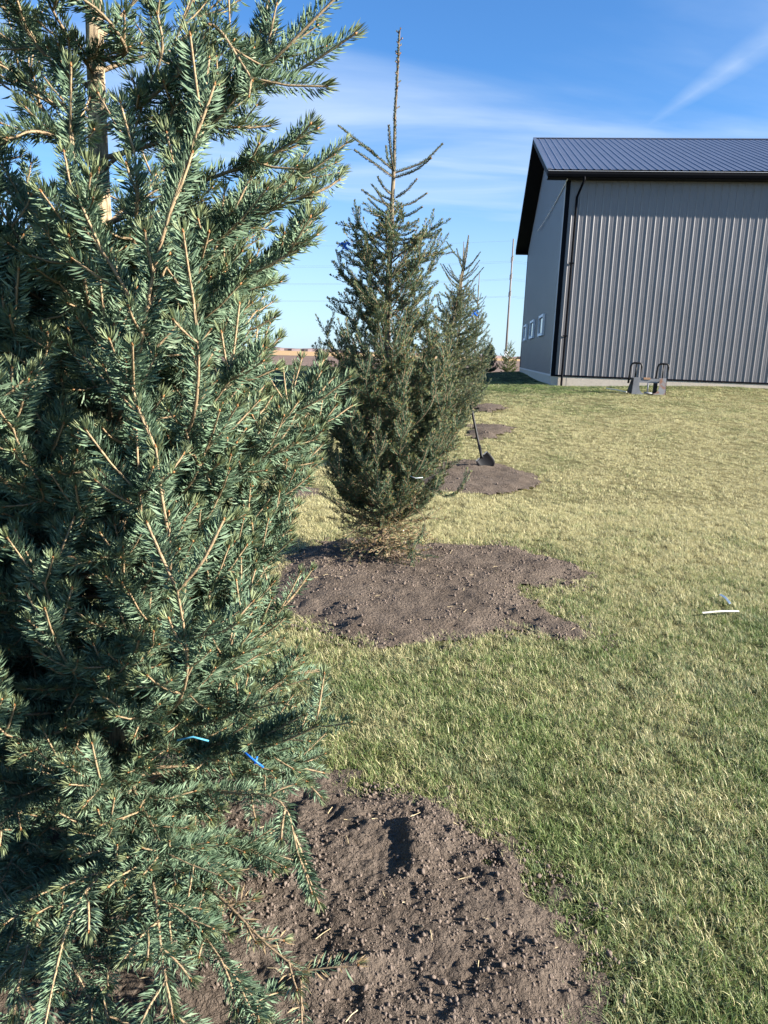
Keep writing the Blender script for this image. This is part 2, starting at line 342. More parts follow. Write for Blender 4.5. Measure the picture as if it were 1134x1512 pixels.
# ------------------------------------------------------------------ soil patches
def poly_sd(P, poly):
    """signed distance, positive inside"""
    P = np.asarray(P, float); poly = np.asarray(poly, float); n = len(poly); best = np.full(len(P), 1e9); ins = np.zeros(len(P), bool)
    for i in range(n):
        a = poly[i]; b = poly[(i+1) % n]; ab = b-a; t = np.clip(((P-a)@ab)/(ab@ab), 0, 1); best = np.minimum(best, np.hypot(*(P-a-t[:, None]*ab).T))
        c = ((a[1] > P[:, 1]) != (b[1] > P[:, 1])) & (P[:, 0] < (b[0]-a[0])*(P[:, 1]-a[1])/(b[1]-a[1]+1e-12)+a[0]); ins ^= c
    return np.where(ins, best, -best)
def px_poly(pts): return [tuple(ground(*q)[:2]) for q in pts]
PATCH = [
    dict(poly=[(-.2, 2.42), (.02, 2.36), (.24, 2.33), (.43, 2.10), (.52, 1.86), (.57, 1.64), (.60, 1.4), (.5, 1.0), (.2, .7), (-.3, .5), (-.9, .55), (-1.45, .9), (-1.65, 1.5), (-1.55, 2.1), (-1.1, 2.55), (-.6, 2.62)], step=.008, h=.045, nz=.30,
         label='bare brown soil ring round the nearest spruce', amp=1.),
    dict(poly=[(-.75, 4.5), (-.75, 5.5), (-.5, 6.0), (-.26, 6.15), (.42, 5.97), (1.08, 5.92), (1.45, 5.5), (1.58, 5.2), (1.36, 5.0), (1.02, 4.85), (1.0, 4.5), (1.28, 4.1), (1.17, 3.93), (.8, 4.1), (.45, 3.86), (0., 3.72), (-.31, 3.92), (-.6, 4.2)], step=.022, h=.05, nz=.22,
         label='bare brown soil ring round the spruce with blue ribbon', amp=1.0),
    dict(poly=[(.35, 9.2), (.6, 10.4), (1.15, 10.9), (1.6, 10.6), (2.05, 9.8), (1.9, 8.9), (1.4, 8.55), (1.0, 8.35), (.5, 8.5)], step=.05, h=.05, nz=.25, label='bare brown soil patch under the leaning shovel', amp=1.2),
    dict(poly=px_poly([(690, 628), (720, 627), (752, 630), (770, 633), (752, 641), (735, 648), (705, 650), (690, 645)]), step=.09, h=.05, nz=.3, label='brown soil patch just behind the shovel', amp=1.4),
    dict(poly=px_poly([(695, 600), (722, 597), (748, 601), (755, 604), (730, 609), (700, 609)]), step=.12, h=.05, nz=.3, label='farthest small soil patch towards the shed', amp=1.4),
    dict(poly=px_poly([(420, 722), (445, 718), (470, 722), (478, 732), (455, 738), (425, 736)]), step=.06, h=.03, nz=.25, label='small soil patch glimpsed left of the second spruce', amp=1.2),
]
def patch_sd(x, y, pt):
    P = np.stack([x, y], 1); return poly_sd(P, pt['poly'])+(fbm(x*3.1, y*3.1, 21, 4)-.5)*pt['nz']+(fbm(x*14, y*14, 31, 3)-.5)*pt['nz']*.75
def soil_z(x, y, sd, pt):
    a = pt['amp']; z = sstep(-.02, .30, sd)*pt['h']
    z = z+(fbm(x*6, y*6, 41, 4)-.5)*.042*a+(fbm(x*26, y*26, 51, 5, .65)-.5)*.023*a+(vnoise(x*80+.3*y, y*80, 61)-.5)*.006+np.abs(fbm(x*13, y*13, 66, 5, .6)-.5)*.020*a
    if pt is PATCH[0]:
        for (q0, q1, w, hh) in SOIL_RIDGES:
            q0 = np.array(q0); q1 = np.array(q1); d = q1-q0; L_ = np.hypot(*d); d = d/L_; n_ = np.array([-d[1], d[0]])
            rx, ry = x-q0[0], y-q0[1]; al = rx*d[0]+ry*d[1]; pe = rx*n_[0]+ry*n_[1]+.015*np.sin(al*22)
            win = sstep(-.06, .04, al)*(1-sstep(L_-.04, L_+.06, al))
            z = z+win*hh*np.exp(-(pe/w)**2)
    return z
g2 = lambda x, y: tuple(ground(x, y)[:2])
SOIL_RIDGES = [(g2(614, 1225), g2(604, 1320), .05, .022), (g2(592, 1235), g2(584, 1310), .03, -.010), (g2(430, 1500), g2(565, 1462), .028, .030), (g2(640, 1215), g2(790, 1370), .06, .020)]
for pt in PATCH:
    P = np.array(pt['poly']); st = pt['step']; x = np.arange(P[:, 0].min()-.2, P[:, 0].max()+.2, st); y = np.arange(P[:, 1].min()-.2, P[:, 1].max()+.2, st)
    X, Y = np.meshgrid(x, y); sd = patch_sd(X.ravel(), Y.ravel(), pt); Z = terrain(X.ravel(), Y.ravel())+soil_z(X.ravel(), Y.ravel(), sd, pt)+.006
    Z = np.where(sd < .02, terrain(X.ravel(), Y.ravel())+.006+(Z-terrain(X.ravel(), Y.ravel())-.006)*.25, Z)
    Z = np.maximum(Z, terrain(X.ravel(), Y.ravel())+.007)
    nx = len(x); I = (np.arange(len(y)-1)[:, None]*nx+np.arange(nx-1)[None]).ravel(); F = np.stack([I, I+1, I+nx+1, I+nx], 1)
    F = F[(sd[F] > -.02).all(1)]; used = np.unique(F); mp = np.full(len(sd), -1); mp[used] = np.arange(len(used))
    o = link('soil_patch', np_mesh('soil_patch', np.stack([X.ravel(), Y.ravel(), Z], 1)[used], mp[F], True), M['soil']); tag(o, pt['label'], kind='structure'); pt['obj'] = o
def clod_mesh(seed, sub=1):
    bm = bmesh.new(); bmesh.ops.create_icosphere(bm, subdivisions=sub, radius=1) if sub else bmesh.ops.create_cone(bm, segments=4, radius1=1, radius2=.55, depth=1.3, cap_ends=True, cap_tris=True); r = random.Random(seed)
    sx, sy, sz = r.uniform(.8, 1.3), r.uniform(.75, 1.1), r.uniform(.6, .9)
    for v in bm.verts: k = r.uniform(.68, 1.3); v.co = Vector((v.co.x*sx, v.co.y*sy, v.co.z*sz))*k
    me = bpy.data.meshes.new('clod'); bm.to_mesh(me); bm.free(); return me
CLOD = [clod_mesh(i, 2) for i in range(7)]
for m in CLOD:
    m.materials.append(M['clod'])
    for p in m.polygons: p.use_smooth = True
def scatter_clods(pt, n, nbig, rmin, rmax, edge=.0, box=None, pw=6):
    P = np.array(pt['poly']); b = box or (P[:, 0].min(), P[:, 0].max(), P[:, 1].min(), P[:, 1].max())
    x = rng.uniform(b[0], b[1], n*3); y = rng.uniform(b[2], b[3], n*3); sd = patch_sd(x, y, pt); k = (sd > edge) & (rng.random(n*3) < .12+1.1*sstep(.38, .62, fbm(x*5, y*5, 71, 4))); x, y, sd = x[k][:n], y[k][:n], sd[k][:n]
    z = terrain(x, y)+soil_z(x, y, sd, pt)+.006; r = rmin+(rmax-rmin)*rng.random(len(x))**pw; order = np.argsort(-r)
    for i in order[:nbig]:
        o = link('soil_clod', CLOD[i % 7], None, pt['obj']); o.location = (x[i], y[i], z[i]+r[i]*.3); o.scale = (r[i],)*3; o.rotation_euler = tuple(rng.uniform(0, 6.3, 3))
    tm = [clod_mesh(100+j, 0) for j in range(5)]; TV = []; TF = None
    for m in tm:
        a = np.zeros(len(m.vertices)*3); m.vertices.foreach_get('co', a); TV.append(a.reshape(-1, 3)); f = np.zeros(len(m.polygons)*3, int); m.calc_loop_triangles(); f = np.zeros(len(m.loop_triangles)*3, int); m.loop_triangles.foreach_get('vertices', f); TF = f.reshape(-1, 3)
    TV = np.stack(TV); rest = order[nbig:]; sel = rng.integers(0, 5, len(rest)); th = rng.uniform(0, 6.3, len(rest)); V = TV[sel]
    c, s = np.cos(th)[:, None], np.sin(th)[:, None]; V = np.stack([V[..., 0]*c-V[..., 1]*s, V[..., 0]*s+V[..., 1]*c, V[..., 2]], -1)*r[rest][:, None, None]+np.stack([x, y, z+r*.25], 1)[rest][:, None]
    F = (TF[None]+np.arange(len(rest))[:, None, None]*V.shape[1]).reshape(-1, 3)
    o = link('soil_crumbs', np_mesh('soil_crumbs', V.reshape(-1, 3), F, False), M['clod'], pt['obj']); o['kind'] = 'stuff'
    for m in tm: bpy.data.meshes.remove(m)
scatter_clods(PATCH[0], 12000, 40, .0016, .0082, edge=-.10, pw=5., box=(-.75, .7, 1.1, 2.5))
scatter_clods(PATCH[1], 6000, 10, .0032, .013, edge=-.14, pw=5)
scatter_clods(PATCH[2], 500, 0, .006, .02)
for k in (3, 4, 5): scatter_clods(PATCH[k], 120, 0, .008, .025)
# straw bits lying on the soil
def straw():
    V = []; F = []
    for pt, n in ((PATCH[0], 90), (PATCH[1], 70)):
        P = np.array(pt['poly']); x = rng.uniform(P[:, 0].min(), P[:, 0].max(), n*2); y = rng.uniform(max(P[:, 1].min(), 1.2), P[:, 1].max(), n*2); sd = patch_sd(x, y, pt); k = sd > .03; x, y, sd = x[k][:n], y[k][:n], sd[k][:n]
        for a, b, q in zip(x, y, sd):
            th = rng.uniform(0, 6.3); l = rng.uniform(.012, .045); w = .0012; aa = np.array([a, a+l*math.cos(th)/2, a+l*math.cos(th)]); bb = np.array([b, b+l*math.sin(th)/2+.003, b+l*math.sin(th)])
            z = terrain(aa, bb)+soil_z(aa, bb, np.full(3, q), pt)+.010; v, f = tube_arr(np.stack([aa, bb, z], 1), w, 4); F += [tuple(r+len(V)) for r in f]; V += list(v)
    t = NT('straw'); m = t.bsdf(c4(.46, .37, .22), .7, .3); o = link('straw_bits', py_mesh('straw_bits', V, F), m); tag(o, 'pale straw bits lying on the bare soil', 'straw', kind='stuff')
straw()

# ------------------------------------------------------------------ lawn grass (tufts spread by geometry nodes over a point cloud)
def tuft(i, nb, rad, h, w):
    V = []; F = []; ti = []; tp = []; r = np.random.default_rng(500+i)
    for b in range(nb):
        a = r.uniform(0, 6.283); d = rad*math.sqrt(r.random()); p = np.array([d*math.cos(a), d*math.sin(a), -.004]); la = r.uniform(0, 6.283); ln = r.uniform(.25, 1.15); hh = h*r.uniform(.55, 1.15)
        D_ = np.array([math.cos(la), math.sin(la), 0]); S_ = np.array([-D_[1], D_[0], 0])*w*r.uniform(.6, 1.15); k = len(V); tv = r.random()
        for t_, ww in ((0, .8), (.45, 1.), (.8, .65)):
            c = p+D_*hh*ln*t_**1.7+np.array([0, 0, hh*(t_-.22*ln*t_*t_)]); V += [c-S_*ww*.5, c+S_*ww*.5]; tp += [t_*t_]*2; ti += [tv]*2
        V.append(p+D_*hh*ln+np.array([0, 0, hh*(1-.30*ln)])); tp.append(1); ti.append(tv)
        F += [(k, k+1, k+3), (k, k+3, k+2), (k+2, k+3, k+5), (k+2, k+5, k+4), (k+4, k+5, k+6)]
    me = np_mesh('grass_tuft', V, F, True, {'tint': ('POINT', ti), 'tip': ('POINT', tp)}); me.materials.append(M['blade']); return bpy.data.objects.new('grass_tuft', me)
def grass_nodes(coll):
    ng = bpy.data.node_groups.new('spread_'+coll.name, 'GeometryNodeTree')
    ng.interface.new_socket('Geometry', in_out='INPUT', socket_type='NodeSocketGeometry'); ng.interface.new_socket('Geometry', in_out='OUTPUT', socket_type='NodeSocketGeometry')
    N = ng.nodes; gi = N.new('NodeGroupInput'); go = N.new('NodeGroupOutput'); ip = N.new('GeometryNodeInstanceOnPoints'); ci = N.new('GeometryNodeCollectionInfo')
    ci.inputs['Collection'].default_value = coll; ci.inputs['Separate Children'].default_value = True; ci.inputs['Reset Children'].default_value = True
    ip.inputs['Pick Instance'].default_value = True
    def na(n, ty): a = N.new('GeometryNodeInputNamedAttribute'); a.data_type = ty; a.inputs['Name'].default_value = n; return next(o for o in a.outputs if o.enabled)
    K = ng.links; K.new(gi.outputs[0], ip.inputs['Points']); K.new(ci.outputs[0], ip.inputs['Instance'])
    K.new(na('idx', 'INT'), ip.inputs['Instance Index']); K.new(na('rot', 'FLOAT_VECTOR'), ip.inputs['Rotation']); K.new(na('scl', 'FLOAT'), ip.inputs['Scale']); K.new(ip.outputs[0], go.inputs[0])
    return ng
def in_view(x, y, m=.12):
    P = np.stack([x, y, terrain(x, y)-EYE], 1); w = P@_F; px = (P@_R)/w*FPX; py = (P@_D)/w*FPX
    return (w > .3) & (np.abs(px) < 567+1134*m+70/np.maximum(w, .3)) & (py < 756+1512*m)
def build_grass():
    cn = bpy.data.collections.new('tufts_near'); cf = bpy.data.collections.new('tufts_far')
    for i in range(9): cn.objects.link(tuft(i, 50, .045, .031, .0019))
    for i in range(7): cf.objects.link(tuft(50+i, 44, .10, .034, .0046))
    def pts(y0, y1, dens, sc):
        w = 1.1+y1*.72; n = int(dens*(y1-y0)*2*w); x = rng.uniform(-w, w, n); y = rng.uniform(y0, y1, n)
        k = in_view(x, y); x, y = x[k], y[k]
        sh = (x-SHED['x'])*_V[0]+(y-SHED['y'])*_V[1]; su = (x-SHED['x'])*_U[0]+(y-SHED['y'])*_U[1]; k = ~((sh > -.05) & (su > -.05)); x, y = x[k], y[k]
        k = ~(((x-A[0])*NL[0]+(y-A[1])*NL[1]) > 0); x, y = x[k], y[k]
        keep = np.ones(len(x)); cut = rng.random(len(x))
        for pt in PATCH:
            sd = patch_sd(x, y, pt); keep = np.where(sd > 0, np.clip(.46-sd*3.4, .004*(sd < .4), 1)*(fbm(x*9, y*9, 77, 2) > .42), np.where(sd > -.08, keep*.8, keep))
        k = cut < keep; x, y = x[k], y[k]
        dn = fbm(x*2.3, y*2.3, 81, 3); k = rng.random(len(x)) < np.clip(.42+1.5*dn, 0, 1); x, y = x[k], y[k]
        hgt = .72+.62*fbm(x*1.7, y*1.7, 91, 3)
        return x, y, sc*rng.uniform(.75, 1.25, len(x))*hgt
    def cloud(name, parts, coll, nvar, label):
        x = np.concatenate([p[0] for p in parts]); y = np.concatenate([p[1] for p in parts]); s = np.concatenate([p[2] for p in parts]); n = len(x)
        me = bpy.data.meshes.new(name); me.vertices.add(n); me.vertices.foreach_set('co', np.stack([x, y, terrain(x, y)], 1).astype(np.float32).ravel())
        a = me.attributes.new('idx', 'INT', 'POINT'); a.data.foreach_set('value', rng.integers(0, nvar, n).astype(np.int32))
        a = me.attributes.new('scl', 'FLOAT', 'POINT'); a.data.foreach_set('value', s.astype(np.float32))
        R_ = np.stack([rng.normal(0, .16, n), rng.normal(0, .16, n), rng.uniform(0, 6.283, n)], 1); a = me.attributes.new('rot', 'FLOAT_VECTOR', 'POINT'); a.data.foreach_set('vector', R_.astype(np.float32).ravel())
        o = link(name, me, M['blade']); md = o.modifiers.new('spread', 'NODES'); md.node_group = grass_nodes(coll); tag(o, label, 'grass', kind='stuff'); print(name, n)
    cloud('lawn_grass', [pts(1.0, 3.2, 760, 1.), pts(3.2, 5.6, 520, 1.08), pts(5.6, 8, 300, 1.25)], cn, 9, 'short green and straw turf blades in the foreground')
    cloud('lawn_grass', [pts(8, 12, 130, .8), pts(12, 18, 80, .9), pts(18, 27, 36, 1.0), pts(27, 60, 4, 1.2)], cf, 7, 'dry turf blades between the shovel and the shed')
build_grass()

# ------------------------------------------------------------------ shed
def build_shed():
    S = SHED; W, L, Hs, oe, og, drop, pi = S['W'], S['L'], S['Hs'], S['oe'], S['og'], S['drop'], S['pitch']; PW = .9144
    sh = empty('metal_shed', (S['x'], S['y'], S['z']), S['yaw']); tag(sh, 'large grey ribbed metal farm shed with dark roof and overhanging eaves', 'shed')
    prof = []                                   # one 36 inch sheet: four tall ribs and pairs of low beads
    for k in range(4):
        b = k*.2286; prof += [(b, 0), (b+.07, 0), (b+.078, .0022), (b+.092, .0022), (b+.10, 0), (b+.13, 0), (b+.138, .0022), (b+.152, .0022), (b+.16, 0), (b+.172, 0), (b+.19, .013), (b+.2086, .013), (b+.2266, 0)]
    prof.append((PW-.0004, 0))
    top = lambda v: Hs+drop+(min(v, W-v)+oe)*pi     # roof top above a given v
    # front and back wall sheets
    def sheet(fn_lo, fn_hi, name):
        V = []; n = len(prof)
        for q in prof: V.append(fn_lo(*q))
        for q in prof: V.append(fn_hi(*q))
        return py_mesh(name, V, [(i, i+1, n+i+1, n+i) for i in range(n-1)])
    mf = sheet(lambda a, h: (a, -h, 0), lambda a, h: (a, -h, Hs), 'siding_panel'); mf.materials.append(M['siding'])
    for k in range(26):
        o = link('siding_panel', mf, None, sh); o.location = (k*PW, 0, 0)
        o = link('siding_panel', mf, None, sh); o.location = (L-k*PW, W, 0); o.rotation_euler = (0, 0, math.pi)
    ng = int(math.ceil(W/PW))
    for k in range(ng):
        v0 = W-k*PW                                  # facing left: run from the far corner to the near one
        cl = lambda a: max(v0-a, 0)
        mg = sheet(lambda a, h: (-h, cl(a), 0), lambda a, h: (-h, cl(a), top(cl(a))-.16), 'siding_panel'); link('siding_panel', mg, M['siding'], sh)
        mg2 = sheet(lambda a, h: (L+h, W-cl(a), 0), lambda a, h: (L+h, W-cl(a), top(W-cl(a))-.16), 'siding_panel'); link('siding_panel', mg2, M['siding'], sh)
    # roof
    sl = math.hypot(1, pi); n1 = math.ceil((L+2*og)/PW)
    run = W/2+oe
    mr = sheet(lambda a, h: (a, -oe-h*pi/sl, Hs+drop+h/sl*1.3), lambda a, h: (a, W/2-h*pi/sl*0, Hs+drop+run*pi+h/sl*1.3), 'roof_panel'); mr.materials.append(M['roof_metal'])
    mb = sheet(lambda a, h: (a, W/2, Hs+drop+run*pi+h/sl*1.3), lambda a, h: (a, W+oe, Hs+drop+h/sl*1.3), 'roof_panel'); mb.materials.append(M['roof_metal'])
    rf = MB(); e = .035                              # deck under the sheets
    prof2 = [(-oe, Hs+drop-e), (W/2, Hs+drop+run*pi-e), (W+oe, Hs+drop-e), (W+oe, Hs+drop-e-.05), (W/2, Hs+drop+run*pi-e-.05), (-oe, Hs+drop-e-.05)]
    rf.prism([(-og+.02, a, b) for a, b in prof2], (L+2*og-.04, 0, 0)); roof = rf.build('roof', M['dark_trim'], sh)
    for k in range(n1-1):
        for m in (mr, mb): o = link('roof_panel', m, None, roof); o.location = (-og+k*PW, 0, 0)
    rc = MB(); zt = Hs+drop+run*pi; rc.prism([(-og-.02, W/2-.16, zt-.16*pi+.028), (-og-.02, W/2, zt+.04), (-og-.02, W/2+.16, zt-.16*pi+.028), (-og-.02, W/2, zt+.026)], (L+2*og+.04, 0, 0)); rc.build('ridge_cap', M['roof_metal'], roof)
    # rake boards (dark) with a lighter edge trim, soffits
    for u0, d in ((-og-.025, .045), (L+og-.02, .045)):
        for sgn in (0, 1):
            f = (lambda v: v) if sgn == 0 else (lambda v: W-v)
            m = MB(); m.prism([(u0, f(-oe-.01), Hs+drop-.20), (u0, f(-oe-.01), Hs+drop-.008), (u0, f(W/2), zt-.008), (u0, f(W/2), zt-.20)], (d, 0, 0)); m.build('rake_board', M['dark_trim'], sh)
            m = MB(); m.prism([(u0-.006, f(-oe-.02), Hs+drop-.02), (u0-.006, f(-oe-.02), Hs+drop+.03), (u0-.006, f(W/2), zt+.03), (u0-.006, f(W/2), zt-.02)], (d+.07, 0, 0)); m.build('rake_trim', M['roof_metal'], sh)
            m = MB(); m.prism([(u0+.03, f(-oe), Hs+drop-.215), (u0+.03, f(W/2), zt-.215), (u0+.03, f(W/2), zt-.195), (u0+.03, f(-oe), Hs+drop-.195)], (og-.012 if u0 < 0 else -og+.0, 0, 0)); m.build('soffit', M['soffit'], sh)
    for va, vb in ((-oe, -.017), (W+.017, W+oe)):
        m = MB(); m.box((-og, va, Hs-.012), (L+og, vb, Hs+.012)); m.build('soffit', M['soffit'], sh)
    for v0, s in ((-oe, -1), (W+oe, 1)):
        g = MB(); g.prism([(-og-.01, v0, Hs-.01), (-og-.01, v0+s*.075, Hs+.0), (-og-.01, v0+s*.10, Hs+.07), (-og-.01, v0+s*.10, Hs+.135), (-og-.01, v0+s*.085, Hs+.15), (-og-.01, v0, Hs+.15)], (L+2*og+.02, 0, 0)); gt = g.build('gutter', M['dark_trim'], sh)
        l = MB(); l.box((-og-.012, min(v0+s*.08, v0+s*.108), Hs+.150), (L+og+.012, max(v0+s*.08, v0+s*.108), Hs+.162)); l.build('gutter_lip', M['light_edge'], gt)
    # corner and base trims, foundation
    for (a, b) in ((0, 0), (0, W), (L, 0), (L, W)):
        sx = -1 if a == 0 else 1; sy = -1 if b == 0 else 1; m = MB()
        m.box((min(a+sx*.022, a-sx*.11), min(b+sy*.019, b+sy*.027), 0), (max(a+sx*.022, a-sx*.11), max(b+sy*.019, b+sy*.027), Hs-.02))
        m.box((min(a+sx*.019, a+sx*.0275), min(b+sy*.019, b-sy*.11), .002), (max(a+sx*.019, a+sx*.0275), max(b+sy*.019, b-sy*.11), Hs-.03)); m.build('corner_trim', M['dark_trim'], sh)
    ct = MB(); ct.box((-.052, -.034, .0), (-.0285, -.0275, Hs-.03)); ct.build('corner_edge_glint', M['light_edge'], sh)  # pale trim edge; the catch light on the corner is put into its colour
    for a, b in (((-.02, -.03, -.055), (L+.02, -.004, .0)), ((-.02, W+.004, -.055), (L+.02, W+.03, .0)), ((-.03, -.003, -.055), (-.004, W+.003, .0)), ((L+.004, -.003, -.055), (L+.03, W+.003, .0))):
        MB().box(a, b).build('base_trim', M['dark_trim'] if a[0] > -.025 else M['light_edge'], sh)
    fo = MB(); fo.box((-.016, -.016, -1.2), (L+.016, W+.016, -.03)); fo.build('foundation', M['concrete'], sh)
    jt = MB(); jt.box((.48, -.0185, -.5), (.486, -.012, -.056)); jt.build('foundation_joint', M['dark_trim'], sh)
    # downspout
    d = MB(); uu = .325; rr = .036
    d.tube([(uu+.13, -oe-.05, Hs+.02), (uu+.13, -oe-.05, Hs-.08), (uu+.06, -.22, Hs-.30), (uu, -.072, Hs-.50), (uu, -.072, Hs-.70), (uu, -.072, .25), (uu, -.072, -.28), (uu, -.12, -.42)], rr, 8)
    d = d.build('downspout', M['dark_trim'], sh, True)
    for z in (1.2, 3.4): MB().box((uu-.07, -.12, z), (uu+.07, -.018, z+.03)).build('bracket', M['dark_trim'], d)
    # small white-framed windows on the gable: placed from where they show on that wall
    def on_gable(x, y):
        v = ray(x, y); o = np.array([0, 0, EYE])-np.array([S['x'], S['y'], S['z']]); Un = np.array([_U[0], _U[1], 0]); t = -(o@Un)/(v@Un); P = o+v*t; return P@np.array([_V[0], _V[1], 0]), P[2]
    for (xl, xr, yt, yb) in ((776.0, 780.2, 478.5, 502), (785.8, 791.2, 471.5, 498.5), (799.3, 806.2, 463, 494.5)):
        va, z1 = on_gable(xr, yt); vb, _ = on_gable(xl, yt+3); _, z0 = on_gable(xr, yb); f = .10; dp = .10
        w = MB(); w.box((-.05, va+f, z0+f), (-.02, vb-f, z1-f)); w = w.build('window', M['glass'], sh)
        fr = MB()
        fr.box((-dp, va, z0), (-.017, va+f, z1)); fr.box((-dp, vb-f, z0), (-.017, vb, z1)); fr.box((-dp, va+f, z0), (-.017, vb-f, z0+f)); fr.box((-dp, va+f, z1-f), (-.017, vb-f, z1)); fr.build('frame', M['white_trim'], w)
    # loose white cable hanging from the eave corner down the gable
    v1, z1 = on_gable(797.5, 341); P0 = np.array([-.02, -.26, Hs-.03]); P1 = np.array([-.10, v1, z1]); t_ = np.linspace(0, 1, 12)[:, None]
    cb = MB(); cb.tube(P0+(P1-P0)*t_-np.array([[0, 0, .10]])*(4*t_*(1-t_)), .017, 6); cb.build('cable', M['white_trim'], sh)
    return sh
build_shed()

# ------------------------------------------------------------------ spruces
def unit(v): v = np.asarray(v, float); return v/(math.sqrt(v[0]*v[0]+v[1]*v[1]+v[2]*v[2])+1e-12)
def hermite(p0, p1, t0, t1, n):
    t = np.linspace(0, 1, n)[:, None]; h = lambda a: a
    return (2*t**3-3*t**2+1)*p0+(t**3-2*t**2+t)*t0+(-2*t**3+3*t**2)*p1+(t**3-t**2)*t1
def smooth_path(P, n):
    P = np.asarray(P, float); d = np.r_[0, np.cumsum(np.linalg.norm(np.diff(P, axis=0), axis=1))]; t = np.linspace(0, d[-1], n); T = np.gradient(P, d, axis=0) if len(P) > 2 else np.repeat([(P[1]-P[0])/d[-1]], 2, 0); out = []
    for q in t:
        i = min(np.searchsorted(d, q, 'right')-1, len(P)-2); h = d[i+1]-d[i]; s = (q-d[i])/h
        out.append((2*s**3-3*s**2+1)*P[i]+(s**3-2*s**2+s)*h*T[i]+(-2*s**3+3*s**2)*P[i+1]+(s**3-s**2)*h*T[i+1])
    return np.array(out)
